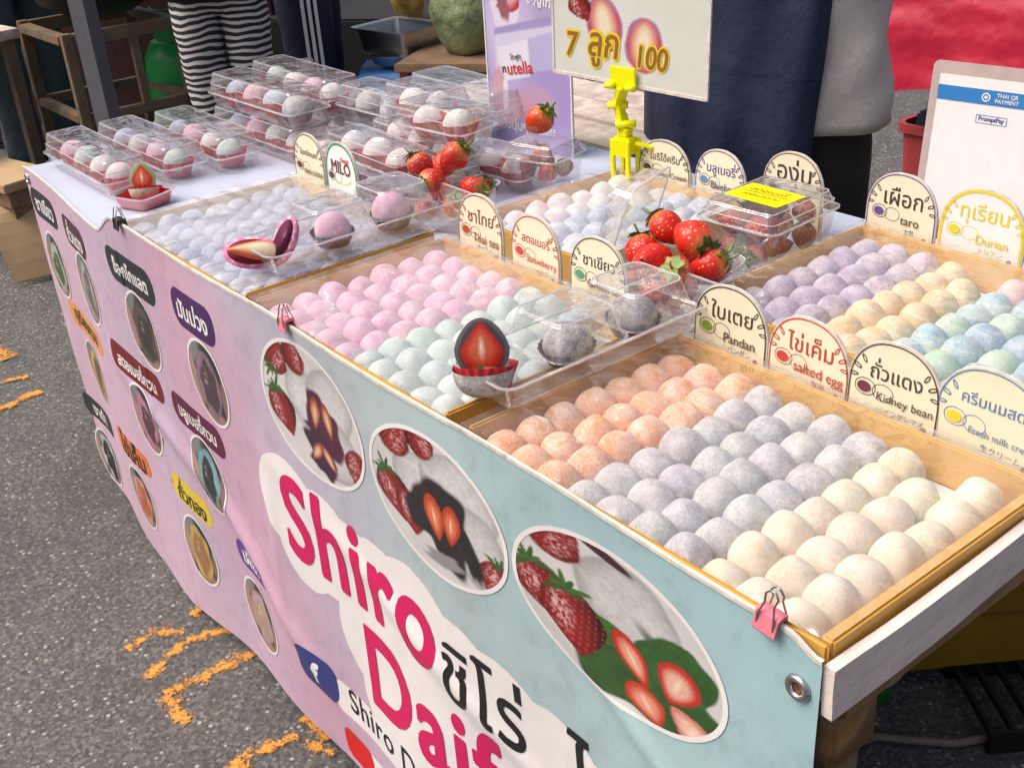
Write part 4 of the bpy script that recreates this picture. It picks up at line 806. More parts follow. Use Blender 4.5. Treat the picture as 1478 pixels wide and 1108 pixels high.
# ================================================================== STRAWBERRIES
def berry_mesh(seed, L=.042, r=.0175):
    rg = np.random.default_rng(seed); n, m_ = 22, 13; V = []; F = []; ph = rg.random(3)*6.28
    for i in range(m_+1):
        t_ = i/m_; z = L*(.55-t_)
        rad = r*(math.sin(PI*min(1, t_*1.0+.02))**.62)*(1.12-.42*t_) if 0 < i < m_ else r*.05
        for j in range(n): a = 2*PI*j/n; k = 1+.05*math.sin(2*a+ph[0])+.03*math.sin(3*a+ph[1]); V.append((rad*k*math.cos(a), rad*k*math.sin(a), z))
    for i in range(m_):
        for j in range(n): F.append((i*n+j, (i+1)*n+j, (i+1)*n+(j+1) % n, i*n+(j+1) % n))
    me = bpy.data.meshes.new('flesh'); me.from_pydata(V, [], F); me.materials.append(MT['berry']); me.polygons.foreach_set('use_smooth', [True]*len(me.polygons)); return me
def calyx_mesh(seed, L=.042):
    rg = np.random.default_rng(seed); c = MB(); z0 = L*.55
    for k in range(9):
        a = 2*PI*k/9+rg.uniform(-.2, .2); ln = rg.uniform(.010, .016); wd = ln*.30; upz = rg.uniform(-.25, .75); d = Vector((math.cos(a), math.sin(a), 0)); s = Vector((-math.sin(a), math.cos(a), 0)); P = []
        for u, w_ in ((0, .5), (.3, 1.), (.65, .8), (1, .05)): p = Vector((0, 0, z0-.001))+d*ln*u+Vector((0, 0, ln*(upz*u-.5*u*u*(upz > .2)))); P += [p-s*wd*w_, p+Vector((0, 0, -.0012)), p+s*wd*w_]
        c.add(P, [(i*3+j, i*3+j+1, i*3+j+4, i*3+j+3) for i in range(3) for j in range(2)])
    c.tube([(0, 0, z0-.002), (.001, 0, z0+.006), (.003, .001, z0+.012)], [.0016, .0012, .0012], 6)
    me = bpy.data.meshes.new('calyx'); me.from_pydata([tuple(v) for v in c.V], [], c.F); me.materials.append(MT['leaf'] if seed % 3 else MT['leaf_pale']); me.polygons.foreach_set('use_smooth', [True]*len(me.polygons)); return me
BM_ = [berry_mesh(s) for s in range(4)]; CM_ = [calyx_mesh(s) for s in range(4)]
def berry(x, y, z, dirv, label, s=1.0, col=(.46, .014, .010), k=0, group='strawberries in the punnets'):
    t = thing('strawberry', label, 'strawberry', (x, y, z), group=group); t.rotation_euler = Vector(dirv).to_track_quat('Z', 'Y').to_euler(); t.scale = (s, s, s)
    o = link('flesh', BM_[k % 4], t); o.color = (*[c*random.uniform(.85, 1.15) for c in col], 1); link('calyx', CM_[k % 4], t); return t
def punnet(x, y, z, L, W, h, rz, label, **kw): return pack(x, y, z, L, W, rz, h, kw.pop('hl', .03), [], label, 'clear strawberry punnets', **kw)
# punnet behind the Thai tea sign
punnet(-1.065, .430, TT+.003, .120, .110, .055, .45, 'open clear punnet heaped with strawberries behind the Thai tea sign', lid=False)
B1 = [(-1.085, .395, .846, (-.55, -.3, .75), .98), (-1.045, .425, .862, (.6, .5, .6), 1.1), (-1.040, .385, .838, (.1, -.95, .1), 1.0), (-1.10, .445, .833, (-.5, .7, .5), .95), (-1.01, .430, .822, (.9, .2, -.1), .92), (-1.075, .42, .800, (-.2, -.4, .8), 1.0), (-1.03, .455, .805, (.5, .6, .5), 1.0), (-1.005, .395, .800, (.5, -.3, .85), .95), (-1.06, .385, .792, (-.4, -.6, -.4), .9)]
L1 = ['strawberry leaning left with its leaves up, Thai tea punnet', 'topmost large strawberry in the Thai tea punnet', 'strawberry showing its leafy end in the Thai tea punnet', 'strawberry at the back left of the Thai tea punnet', 'strawberry at the right of the Thai tea punnet', 'lower middle strawberry in the Thai tea punnet', 'lower rear strawberry in the Thai tea punnet', 'strawberry with pale leaves seen above the Thai tea sign', 'lowest front strawberry in the Thai tea punnet']
for i, (b, l) in enumerate(zip(B1, L1)): berry(*b[:3], b[3], l, b[4]*1.22, k=i, col=(.60, .035, .018) if i % 2 else (.52, .02, .018))
# tall box with one berry on top
punnet(-1.085, .640, TT+.003, .105, .095, .060, .25, 'clear box of strawberries with one berry on its lid', hl=.022)
for i, (dx, dy, dz, l) in enumerate(((-.025, -.02, .024, 'front left'), (.025, -.018, .024, 'front right'), (-.02, .022, .024, 'rear left'), (.024, .022, .024, 'rear right'), (.012, -.01, .048, 'upper'))): berry(-1.085+dx, .64+dy, TT+.012+dz, (random.uniform(-.5, 1), random.uniform(-.6, .6), .5), f'{l} strawberry inside the closed box by the poster', .95, k=i, col=(.5, .03, .02))
berry(-1.098, .640, TT+.003+.083+.027, (.75, .25, .75), 'single bright orange red strawberry standing on the box lid by the poster', 1.42, (.66, .055, .012), 1)
# open punnet on the right
punnet(-.560, .425, TT+.003, .125, .115, .062, .35, 'open clear punnet of strawberries in front of the rear trays', lid=False, openlid=((-.075, .035, .098), (0, -1.25, 0)), hl=.03)
B3 = [(-.560, .395, .845, (-.2, .5, -.3), 1.25), (-.545, .450, .868, (.8, -.1, -.2), 1.2), (-.598, .420, .838, (-.5, .3, .55), 1.0), (-.590, .46, .862, (-.5, -.1, .3), 1.05), (-.520, .405, .835, (.2, -.6, .6), 1.05), (-.585, .385, .812, (.8, -.3, -.2), 1.05), (-.540, .385, .812, (-.6, -.5, .3), .95), (-.515, .445, .838, (.6, .5, .3), 1.0), (-.560, .47, .83, (-.2, .7, .4), 1.0), (-.535, .42, .80, (.2, .2, .8), 1.), (-.585, .44, .80, (-.3, .2, .8), 1.), (-.548, .49, .81, (.2, .6, .5), 1.)]
L3 = ['largest round strawberry at the front of the open right punnet', 'large strawberry on top of the open right punnet', 'small strawberry at the left of the open right punnet', 'strawberry with leaves at the back left of the open right punnet', 'strawberry at the front right corner of the open right punnet', 'lower left strawberry of the open right punnet', 'lower front strawberry of the open right punnet', 'strawberry with pale leaves at the right of the open punnet', 'strawberry at the back of the open right punnet', 'bottom middle strawberry of the open right punnet', 'bottom left strawberry of the open right punnet', 'bottom rear strawberry of the open right punnet']
for i, (b, l) in enumerate(zip(B3, L3)): berry(b[0], b[1]-.022, b[2]-.010, b[3], l, b[4]*1.28, k=i, col=(.58, .022, .015))
# closed punnet with yellow sticker
pn = punnet(-.588, .625, TT+.003, .125, .150, .076, .06, 'closed clear punnet of strawberries with a yellow sticker on its lid', hl=.022)
o = mk('sticker', [(a, b, .1000) for a, b in ((-.050, -.034), (.042, -.040), (.046, .020), (-.046, .026))], [(0, 1, 2, 3)], MT['yellow_label'], pn); [quads_obj('lettering', place_text(s_, -.002, z_, width=.06, bands=14), lambda a, b: (a, b, .1006), INK['red'], o) for s_, z_ in (('สตอเบอรี่', .008), ('สดใหม่ทุกวัน', -.016))]; quads_obj('printed_line', rect2d(-.002, -.005, .075, .002, .0005), lambda a, b: (a, b, .1006), INK['green'], o)
k = 0
for lz in range(2):
    for iy in range(3):
        for ix in range(2):
            berry(-.588+(ix-.5)*.05+random.uniform(-.004, .004), .625+(iy-1)*.045, TT+.033+lz*.036, (random.uniform(-1, 1), random.uniform(-1, 1), random.uniform(-.2, .8)), f'{["lower", "upper"][lz]} strawberry, {["front", "middle", "rear"][iy]} {["left", "right"][ix]} inside the stickered punnet', 1.0, (.40, .02, .015), k); k += 1

# ================================================================== POSTER, PRICE SIGN, PAYMENT SIGN
def rectgrid(nx, nz): 
    U = np.tile(np.linspace(-1, 1, nx), nz); V = np.repeat(np.linspace(-1, 1, nz), nx); return U, V, [(j*nx+i, j*nx+i+1, (j+1)*nx+i+1, (j+1)*nx+i) for j in range(nz-1) for i in range(nx-1)]
po = thing('poster_stand', 'tall lilac poster in a clear stand advertising a chocolate spread mochi', 'poster', (-1.285, .772, TT+.003), (-.02, 0, .10)); PW, PH = .215, .330
U, V, F = rectgrid(90, 140); C = Canvas(U, V, (.42, .36, .62)); C.C *= (.85+.3*fbm(U*3+2, V*4))[:, None]; C.ell(-.5, .35, .6, .5, (.55, .50, .72), .3, .8); C.ell(.6, -.3, .6, .5, (.38, .30, .60), 0, .8)
C.ell(-.52, .55, .40, .26, (.72, .66, .78), -.3, .1, .2, 1); C.half(-.40, .66, .28, .20, -.5, (.45, .04, .06), (.75, .35, .38)); C.ell(-.25, .78, .5, .16, (.62, .40, .38), .2, .4); C.ell(-.55, .60, .14, .2, (.30, .10, .12), .3, .3, .3, 2)
def poly(C, P, col, soft=.02):
    d = np.full(len(C.U), 9.)
    for (a, b), (a2, b2) in zip(P, P[1:]+P[:1]): L = math.hypot(a2-a, b2-b); d = np.minimum(d, ((a2-a)*(C.V-b)-(b2-b)*(C.U-a))/L)
    C.put(np.clip(d/soft+.5, 0, 1), col)
poly(C, [(-.80, -.22), (.78, -.04), (.82, .42), (-.78, .22)], (.62, .60, .76)); poly(C, [(-.72, -.30), (.05, -.18), (.02, .22), (-.74, .08)], (.74, .72, .82)); poly(C, [(.08, -.14), (.70, -.05), (.62, .34), (.04, .22)], (.46, .44, .68)); poly(C, [(-.80, .22), (.7, .42), (.6, .50), (-.76, .30)], (.34, .30, .56))
C.ell(-.75, -.42, .16, .30, (.58, .34, .40), -.2, .3); C.ell(-.1, -.50, .55, .16, (.52, .32, .44), .1, .4); C.ell(.35, -.42, .35, .14, (.50, .33, .48), -.3, .4); C.ell(-.45, -.62, .35, .14, (.60, .38, .44), .3, .4); C.ell(-.58, -.44, .07, .20, (.74, .70, .80), -.1, .3)
mk('printed_sheet', [(u*PW/2, 0, PH/2+v*PH/2) for u, v in zip(U, V)], F, MT['printsign'], po, False, C.C)
onp = lambda off: (lambda a, b: (a, -off, b))
q = place_text('utella', -.020, .148, width=.068, bold=.02, rot=.14); quads_obj('lettering', q, onp(.0008), INK['pinkred'], po); quads_obj('lettering', place_text('n', -.062, .1405, height=.0115, bold=.02, rot=.14), onp(.0008), INK['black'], po)
quads_obj('lettering', place_text('ไดฟูกุ', -.030, .166, width=.03, bold=.01, rot=.14), onp(.0008), INK['dark'], po); quads_obj('lettering', place_text('ไดฟูกุนูเทลล่า', .040, .272, width=.125, bold=.03, rot=-.22), onp(.0008), INK['white'], po); quads_obj('lettering', place_text('แป้งนุ่มๆ ไส้แน่น', -.012, .038, width=.155, bold=.03, rot=.02), onp(.0008), INK['white'], po)
c = MB(); c.box(-PW/2-.003, PW/2+.003, .002, .0045, -.001, PH+.004, .0008); c.build('clear_back', MT['clear_rim'], po); c = MB(); c.box(-PW/2, PW/2, .005, .07, -.001, .003, .0008); c.build('clear_foot', MT['clear'], po)
for s_ in (-1, 1): c = MB(); c.box(s_*(PW/2+.0015)-.0015, s_*(PW/2+.0015)+.0015, -.0012, .0015, 0, PH); c.build('clear_edge', INK['white'], po)
# yellow price clip
cx0, cy0 = -.934, .690
yc = thing('price_clip', 'bright yellow jointed plastic clip standing on the rear tray rim', 'clip holder', (cx0, cy0, RZ), (0, 0, .12)); yc.scale = (1.3, 1.3, 1.0)
c = MB()
for y0_, y1_ in ((-.0155, -.011), (.004, .0085)): c.box(-.0155, -.0085, y0_, y1_, -.03, .030, .001); c.box(.0085, .0155, y0_, y1_, -.03, .030, .001); c.box(-.0155, .0155, y0_+.0004, y1_-.0004, -.034, -.012, .001); c.box(-.0155, .0155, y0_, y1_, .028, .055, .001)
c.build('jaw', MT['yellow'], yc); c = MB(); c.box(-.012, .012, -.0108, .0038, .030, .058, .001); c.box(-.008, .008, -.010, .003, .058, .072, .0015); c.build('jaw_hinge', MT['yellow'], yc)
c = MB(); c.beam((.017, -.004, .050), (.036, .006, .044), .008, .004); c.beam((.036, .006, .047), (.034, .010, .010), .008, .004); c.beam((.034, .01, .012), (.017, .0, .0), .008, .004); c.build('lever', MT['yellow'], yc)
c = MB(); c.beam((0, -.003, .066), (-.006, -.003, .092), .014, .009); c.beam((-.006, -.003, .090), (-.010, -.003, .112), .012, .009); c.beam((-.010, -.003, .108), (.0, -.006, .136), .014, .009); c.build('jointed_arm', MT['yellow'], yc)
for p in ((.002, -.003, .078), (-.010, -.003, .106)): c = MB(); c.tube([(p[0]-.010, p[1]-.008, p[2]), (p[0]+.010, p[1]+.006, p[2])], .0062, 14); c.build('joint_knob', MT['yellow'], yc, True)
c = MB(); c.box(-.017, .022, -.0095, -.0065, .136, .168, .001); c.box(-.017, .022, -.0020, .0012, .140, .166, .001); c.build('sign_grip', MT['yellow'], yc)
for x_ in (-.014, .017): c = MB(); c.tube([(x_-.006, -.012, .139), (x_+.006, -.012, .139)], .0055, 12); c.build('grip_knob', MT['yellow'], yc, True)
pr = thing('price_sign', 'white laminated price sign reading 7 for 100 held by the yellow clip', 'sign', (cx0, cy0-.004, RZ+.1425), (0, R(2.0), .13)); SW, SH = .300, .212; X0 = -.145
U, V, F = rectgrid(130, 90); C = Canvas(U, V, (.66, .68, .62)); C.C *= (.94+.12*fbm(U*3, V*3))[:, None]
def slab(C, cx, cy, r, rot):
    C.ell(cx, cy, r*.80, r*1.28, (.72, .70, .68), rot, .08); C.ell(cx, cy, r*.70, r*1.18, (.34, .16, .30), rot, .1, .05, 3); C.ell(cx, cy-.02, r*.62, r*1.08, (.50, .06, .10), rot, .1, .08, 2); C.ell(cx, cy, r*.45, r*.92, (.72, .42, .30), rot, .5); C.ell(cx, cy, r*.25, r*.75, (.78, .70, .50), rot, .6)
slab(C, -.30, -.20, .34, .15); slab(C, .22, -.42, .34, -.05); C.berry(-.62, -.02, .20, .5, 2, False)
mk('printed_sheet', [(X0+SW*(u+1)/2, 0, SH*(v+1)/2) for u, v in zip(U, V)], F, MT['printsign'], pr, False, C.C)
for s_, cx, ht in (('7', -.108, .038), ('ลูก', -.045, .052), ('100', .055, .034)):
    for ink, bd, off in (('gold', .075, .0008), ('goldbrown', .012, .0016)):
        q = text_mesh(s_, bd, 44).copy(); base = text_mesh(s_, 0, 44).reshape(-1, 2); mn, mx = base.min(0), base.max(0); k_ = ht/(mx[1]-mn[1])
        q[..., 0] = cx+(q[..., 0]-(mn[0]+mx[0])/2)*k_*.88+(q[..., 1]-mn[1])*k_*.12; q[..., 1] = (.033 if s_ == 'ลูก' else .028)+(q[..., 1]-mn[1])*k_-(.015 if s_ == 'ลูก' else 0); quads_obj('lettering', q, onp(off), INK[ink], pr)
c = MB(); c.box(X0-.004, X0+SW+.004, .0006, .0030, -.004, SH+.004, .0006); c.build('laminate', MT['clear_rim'], pr)
for b in ((X0-.004, X0, -.004, SH), (X0+SW, X0+SW+.004, -.004, SH), (X0, X0+SW, -.005, 0)): c = MB(); c.box(b[0], b[1], -.0012, .0006, b[2], b[3]); c.build('sleeve_edge', MT['sign_edge'], pr)
# payment sign
qs = thing('payment_sign', 'laminated payment sign with a blue band standing behind the Durian sign', 'sign', (-.447, .905, TT+.003), (-.10, 0, .10)); QW, QH = .190, .232
P = rrect(QW, QH, .008, 0, 5); k = len(P); mk('board', [(v.x, 0, v.y+QH/2) for v in P]+[(v.x, .004, v.y+QH/2) for v in P], [tuple(range(k))]+[tuple(range(2*k-1, k-1, -1))]+[((i+1) % k, i, k+i, k+(i+1) % k) for i in range(k)], mat('laminate_border', (.50, .40, .38), .3, .12, 30), qs)
quads_obj('paper', rect2d(0, QH/2-.004, QW-.024, QH-.026, .001), onp(.0006), INK['white'], qs); band = quads_obj('band', rect2d(0, QH-.042, QW-.024, .020, .0002), onp(.0012), INK['qrblue'], qs)
for s_, zz_, ww_ in (('THAI QR', .0385, .030), ('PAYMENT', .0455, .033)): quads_obj('lettering', place_text(s_, .018, QH-zz_, width=ww_, bold=.01, bands=20), onp(.0018), INK['white'], band)
lg = [[(-.012+a, QH-.042+b) for a, b in q] for q in ring2d(.0045, .0045, .0062, .0062, 16)]+[[(-.012+a*.4, QH-.042+b*.4) for a, b in q] for q in ring2d(.0001, .0001, .0062, .0062, 12)]; quads_obj('printed_mark', lg, onp(.0018), INK['white'], band)
quads_obj('payment_box', [q for q in ([[(-.022, QH-.067), (.022, QH-.067), (.022, QH-.0662), (-.022, QH-.0662)]], [[(-.022, QH-.0778), (.022, QH-.0778), (.022, QH-.077), (-.022, QH-.077)]], [[(-.022, QH-.077), (-.0212, QH-.077), (-.0212, QH-.067), (-.022, QH-.067)]], [[(.0212, QH-.077), (.022, QH-.077), (.022, QH-.067), (.0212, QH-.067)]]) for q in q], onp(.0012), INK['qrblue'], qs); quads_obj('lettering', place_text('PromptPay', 0, QH-.072, width=.036, bold=.02, bands=18), onp(.0012), INK['navyblue'], qs)
c = MB(); c.box(-.05, .05, .0045, .05, 0, .003, .0005); c.beam((0, .045, .003), (0, .006, .12), .03, .002); c.build('support', MT['clear'], qs)

# ================================================================== PEOPLE BEHIND THE STALL
def person(x, y, face, trous, shirt, label, legsp=.10, legr=.082, apron=None, striped_side=False, shorts=False, hgt=1.66, hips=.165):
    """face = heading of the chest (radians from +X); local +X is forward, +Y is the left hand side"""
    t = thing('person', label, 'person', (x, y, 0), (0, 0, face)); k = hgt/1.66
    J = [((0, 0, .90), .12), ((0, 0, 1.08), .11), ((0, 0, 1.28), .125), ((0, 0, 1.40), .06), ((.015, 0, 1.475), .075), ((.02, 0, 1.58), .08)]; E_ = [(0, 1), (1, 2), (2, 3), (3, 4), (4, 5)]
    for s in (-1, 1):
        b = len(J); J += [((0, s*legsp, .80), .075), ((.01, s*legsp, .46), .052), ((-.01, s*legsp, .10), .036), ((.10, s*legsp*1.1, .035), .032)]; E_ += [(0, b), (b, b+1), (b+1, b+2), (b+2, b+3)]
        b = len(J); J += [((0, s*.17, 1.34), .055), ((.02, s*.235, 1.12), .040), ((.17, s*.18, 1.16), .030), ((.23, s*.15, 1.18), .026)]; E_ += [(2, b), (b, b+1), (b+1, b+2), (b+2, b+3)]
    me = bpy.data.meshes.new('body'); me.from_pydata([tuple(c_*k for c_ in j[0]) for j in J], E_, []); me.materials.append(MT['skin']); ob = link('body', me, t)
    md = ob.modifiers.new('skin', 'SKIN'); me.skin_vertices.new() if not me.skin_vertices else None
    for i, j in enumerate(J): me.skin_vertices[0].data[i].radius = (j[1]*k*.9, j[1]*k*.9)
    me.skin_vertices[0].data[0].use_root = True; sm = ob.modifiers.new('smooth', 'SUBSURF'); sm.levels = sm.render_levels = 2; md.use_smooth_shade = True
    c = MB(); ph = random.random()*6
    def wr(ring, a, z): return [v+Vector((math.sin(z*38+j*1.3+ph), math.cos(z*31+j*1.7+ph), 0))*a for j, v in enumerate(ring)]
    for s in (-1, 1):
        zs_ = [.90, .82, .72, .60, .50, .40, .25, .09] if not shorts else [.90, .82, .72, .60, .50]
        rs_ = [legr*1.06, legr*1.08, legr*1.0, legr*.93, legr*.86, legr*.82, legr*.80, legr*.82] if not shorts else [legr*1.06, legr*1.08, legr*1.04, legr*1.0, legr*.98]
        zz = []; 
        for i in range(len(zs_)-1):
            for q in range(3): zz.append((zs_[i]+(zs_[i+1]-zs_[i])*q/3, rs_[i]+(rs_[i+1]-rs_[i])*q/3))
        zz.append((zs_[-1], rs_[-1])); c.loft([wr(ell((0, s*legsp*(1.0 if z < .7 else 1-.25*(z-.7)/.2), z*k), r_*1.05, r_, 20), .0035, z) for z, r_ in zz][::-1])
    c.loft([wr(ell((0, 0, z*k), .105+.02*f, hips+f*.01, 24, pw=2.4), .002, z) for z, f in ((.735, -2.2), (.77, -.9), (.81, -.2), (.86, .4), (.93, .3), (1.0, 0))]); tr = c.build('trousers', trous, t, True)
    if striped_side:
        for q in (-1, 0, 1):
            c = MB(); pts = []
            for z in np.linspace(.10, .97, 30):
                a = -PI/2+PI*.10+q*.20; r_ = legr*1.09+.0035 if z < .8 else hips-.06+.012; cy_ = -legsp*(1.0 if z < .7 else 1-.25*(z-.7)/.2); 
                if z > .84: cy_ = -.072; r_ = legr*1.20
                pts.append((Vector((r_*1.05*math.cos(a), cy_+r_*math.sin(a), z*k)), a))
            V = []
            for p, a in pts: d = Vector((-math.sin(a), math.cos(a), 0))*.0065; V += [p-d, p+d]
            c.add(V, [(2*i, 2*i+1, 2*i+3, 2*i+2) for i in range(len(pts)-1)]); c.build('side_stripe', INK['white'], tr)
    c = MB(); zr = [(.80, .0), (.84, .0), (.95, -.008), (1.05, -.012), (1.18, -.004), (1.30, .004), (1.37, -.03), (1.41, -.09)]
    zq = [(float(z_), float(np.interp(z_, [q[0] for q in zr], [q[1] for q in zr]))) for z_ in np.linspace(.80, 1.41, 34)]
    def wr(ring, a, z): return [v+Vector((v.x, v.y, 0)).normalized()*a*(math.sin(z*21+j*.55+ph)+.6*math.sin(z*47-j*.9+ph)+.5*math.sin(j*1.3+ph)) for j, v in enumerate(ring)]
    c.loft([wr(ell((0, 0, z*k), (.128+f*.6)*(1 if z < 1.3 else .9), (hips+.032+f) if z < 1.3 else (.20+f), 40, pw=2.3), .0055, z) for z, f in zq]); c.build('shirt', shirt, t, True)
    for s in (-1, 1): c = MB(); c.tube([(0, s*.165*1, 1.36*k), (.005, s*.20, 1.25*k), (.015, s*.225, 1.12*k)], [.065, .062, .06], 14); c.build('sleeve', shirt, t, True)
    for s in (-1, 1): c = MB(); c.loft([ell((.045, s*legsp, z), a, b, 16, pw=2.6) for z, a, b in ((0.003, .125, .045), (.03, .128, .047), (.055, .11, .043), (.075, .07, .04))]); c.build('shoe', MT['rubber'], t, True)
    c = MB(); c.lathe([(.002, 1.70*k), (.05, 1.69*k), (.085, 1.64*k), (.096, 1.57*k), (.09, 1.50*k), (.055, 1.46*k)], 18, Matrix.Translation((-.012, 0, 0))); c.build('hair', MT['hair'], t, True)
    if apron:
        c = MB(); A = np.linspace(-1.30, .80, 40); Z = np.linspace(.50, 1.30, 26)
        def ap(a, z):
            f = 1 if z < 1.05 else 1-(z-1.05)*1.2; a2 = a*(1+.55*(z-.90)) if z < 1.08 else a*(1.1-(z-1.08)*1.2); bx, by = .150, hips+.048; 
            fl = 1+.10*max(0, .95-z); w_ = .010*math.sin(a*6+z*5)+.006*math.sin(a*13-z*7)+.004*math.sin(a*5+z*24)
            return (bx*fl*math.cos(a2)+w_, by*fl*math.sin(a2)+w_, z*k)
        c.grid(A, Z, ap); o = c.build('apron', apron, t, True)
        c = MB(); c.grid(np.linspace(-.75, .75, 20), np.linspace(.66, .90, 8), lambda a, z: (ap(a, z)[0]+.006*math.cos(a), ap(a, z)[1]+.006*math.sin(a), z)); c.build('pocket', apron, o, True)
    return t
person(-1.000, 1.100, R(276), MT['black'], MT['greyshirt'], 'vendor in a grey shirt, navy apron and black shorts behind the stall', hips=.205, apron=MT['apron'], shorts=True, legsp=.10, legr=.105)
person(-3.46, 1.17, R(150), MT['stripes'], MT['black'], 'person in black and white striped trousers standing at the back', legsp=.080, legr=.086, hips=.15)
person(-3.62, 1.60, R(52), MT['navy'], MT['navy'], 'person in navy track trousers with three white side stripes', legsp=.105, legr=.10, striped_side=True, hips=.185)
person(-4.66, .82, R(20), MT['jeans'], MT['black'], 'person in grey blue jeans behind the rusty stand at far left', legsp=.10, legr=.092)

# ================================================================== THINGS BEHIND THE STALL
t = thing('wooden_counter', 'weathered wooden counter directly behind the stall table', 'counter', (-1.50, 1.20, 0))
for i in range(3): c = MB(); c.box(-.36, .36-.01*(i % 2), -.31+.117*i, -.31+.117*i+.113, .712, .742+.002*(i % 2), .003); c.build('plank', MT['wood'], t)
c = MB(); c.box(-.355, .345, -.315, -.30, .60, .711, .003); c.build('front_board', MT['wood_edge'], t); c = MB(); c.box(.345, .36, -.31, .03, .60, .711, .003); c.build('end_board', MT['wood_edge'], t)
for x, y in ((-.31, -.265), (.31, -.265), (-.31, .0), (.31, .0)): c = MB(); c.box(x-.03, x+.03, y-.03, y+.03, 0, .6, .003); c.build('leg', MT['wood_edge'], t)
t = thing('metal_post', 'upright grey painted steel post beyond the left end of the stall', 'post', (-2.62, .435, 0), (0, 0, .5)); c = MB(); c.box(-.026, .026, -.022, .022, .006, 2.4, .002); c.build('shaft', MT['grey_paint'], t); c = MB(); c.box(-.07, .07, -.07, .07, 0, .006, .001); c.build('base_plate', MT['rust'], t)
t = thing('burner_stand', 'rusty square steel stand carrying a black wok', 'stand', (-4.03, .945, 0)); X, Y = .235, .205
for sx_ in (-1, 1):
    for sy_ in (-1, 1): c = MB(); c.beam((sx_*X, sy_*Y, 0), (sx_*X, sy_*Y, .70), .036); c.build('leg', MT['rust'], t)
for z, wd in ((.675, .045), (.40, .036)):
    for s in (-1, 1): c = MB(); c.beam((-X+.02, s*Y, z), (X-.02, s*Y, z), wd, .03); c.build('rail', MT['rust'], t); c = MB(); c.beam((s*X, -Y+.02, z), (s*X, Y-.02, z), .03, wd); c.build('rail', MT['rust'], t)
c = MB(); c.beam((X, .03, .40), (X, .03, .67), .028); c.build('upright', MT['rust'], t)
t = thing('wok', 'large black wok sitting on the rusty stand', 'wok', (-4.05, .97, .705)); c = MB(); c.lathe([(.02, .0), (.12, .012), (.21, .06), (.275, .15), (.28, .152), (.27, .15), (.205, .066), (.115, .018), (.01, .008)], 32); c.build('bowl', MT['wok'], t, True)
for s in (-1, 1): c = MB(); c.tube([(s*.27, -.05, .145), (s*.315, -.04, .16), (s*.315, .04, .16), (s*.27, .05, .145)], .009, 8); c.build('handle', MT['wok'], t, True)
t = thing('gas_cylinder', 'green gas cylinder with white mark beside the rusty stand', 'gas cylinder', (-4.14, 1.31, 0)); t.scale = (1.14, 1.14, 1.08); c = MB(); c.lathe([(.11, .012), (.14, .03), (.152, .07), (.155, .12), (.155, .40), (.148, .46), (.12, .51), (.06, .535), (.03, .54)], 32); c.build('tank', MT['gasgreen'], t, True)
c = MB(); c.lathe([(.125, 0), (.128, .03), (.12, .03), (.115, 0)], 28); c.build('foot_ring', MT['gasgreen'], t)
c = MB(); V = []
for a in np.linspace(-2.2, 2.2, 26):
    for r_ in (.098, .102):
        for z in (.505, .63): V.append((r_*math.cos(a), r_*math.sin(a), z))
c.add(V, [f for i in range(25) for f in ((4*i, 4*i+4, 4*i+5, 4*i+1), (4*i+2, 4*i+3, 4*i+7, 4*i+6), (4*i+1, 4*i+5, 4*i+7, 4*i+3), (4*i, 4*i+2, 4*i+6, 4*i+4))]); c.build('collar', MT['gasgreen'], t)
c = MB(); c.tube([(0, 0, .535), (0, 0, .60)], .016, 12); c.tube([(0, -.03, .585), (0, .03, .585)], .013, 10); c.build('valve', MT['steel'], t, True)
hd = math.atan2(CAMP.y-1.235, CAMP.x+4.20); c = MB()
for q in [[(.062*math.cos(a), .062*math.sin(a)), (.074*math.cos(a), .074*math.sin(a)), (.074*math.cos(a2), .074*math.sin(a2)), (.062*math.cos(a2), .062*math.sin(a2))] for a, a2 in ((i*.16, (i+1)*.16) for i in list(range(3, 17))+list(range(23, 37)))]: c.add([(.1562*math.cos(hd+u/.155), .1562*math.sin(hd+u/.155), .27+v) for u, v in q], [(0, 1, 2, 3)])
c.build('printed_mark', INK['white'], t)
t = tag(MB().tube([(-4.13, 1.30, .585), (-4.05, 1.31, .60), (-3.98, 1.29, .56), (-3.90, 1.31, .45), (-3.84, 1.33, .25), (-3.82, 1.36, .05), (-3.9, 1.5, .012)], .009, 8).build('gas_hose', MT['hose'], None, True), 'orange rubber gas hose curving down from the green cylinder', 'hose')
t = thing('blue_stool', 'blue plastic stool under the steel pan', 'stool', (-3.335, 1.80, 0), (0, 0, .9)); c = MB(); c.box(-.16, .16, -.16, .16, .425, .452, .012); c.box(-.15, .15, -.15, .15, .38, .426, .008); c.build('seat', MT['bluestool'], t, True)
for sx_ in (-1, 1):
    for sy_ in (-1, 1): c = MB(); c.beam((sx_*.165, sy_*.165, 0), (sx_*.135, sy_*.135, .40), .05, .02); c.build('leg', MT['bluestool'], t)
t = thing('steel_bowl', 'shallow steel bowl between the blue stool and the pan', 'bowl', (-3.345, 1.815, .4525)); MB().lathe([(.06, 0), (.11, .02), (.135, .055), (.14, .058), (.13, .055), (.10, .022), (.005, .006)], 30).build('bowl', MT['steel'], t, True)
t = thing('steel_pan', 'deep rectangular steel pan stacked on the blue stool', 'pan', (-3.345, 1.815, .4955), (0, 0, .15)); c = MB(); rg_ = [rrect(.22, .16, .02, .0), rrect(.24, .18, .022, .004), rrect(.27, .21, .025, .10), rrect(.305, .245, .03, .104), rrect(.305, .245, .03, .100)]; c.loft(rg_, False); c.F.append(tuple(range(len(rg_[0])))); c.build('pan_body', MT['steel'], t, False)
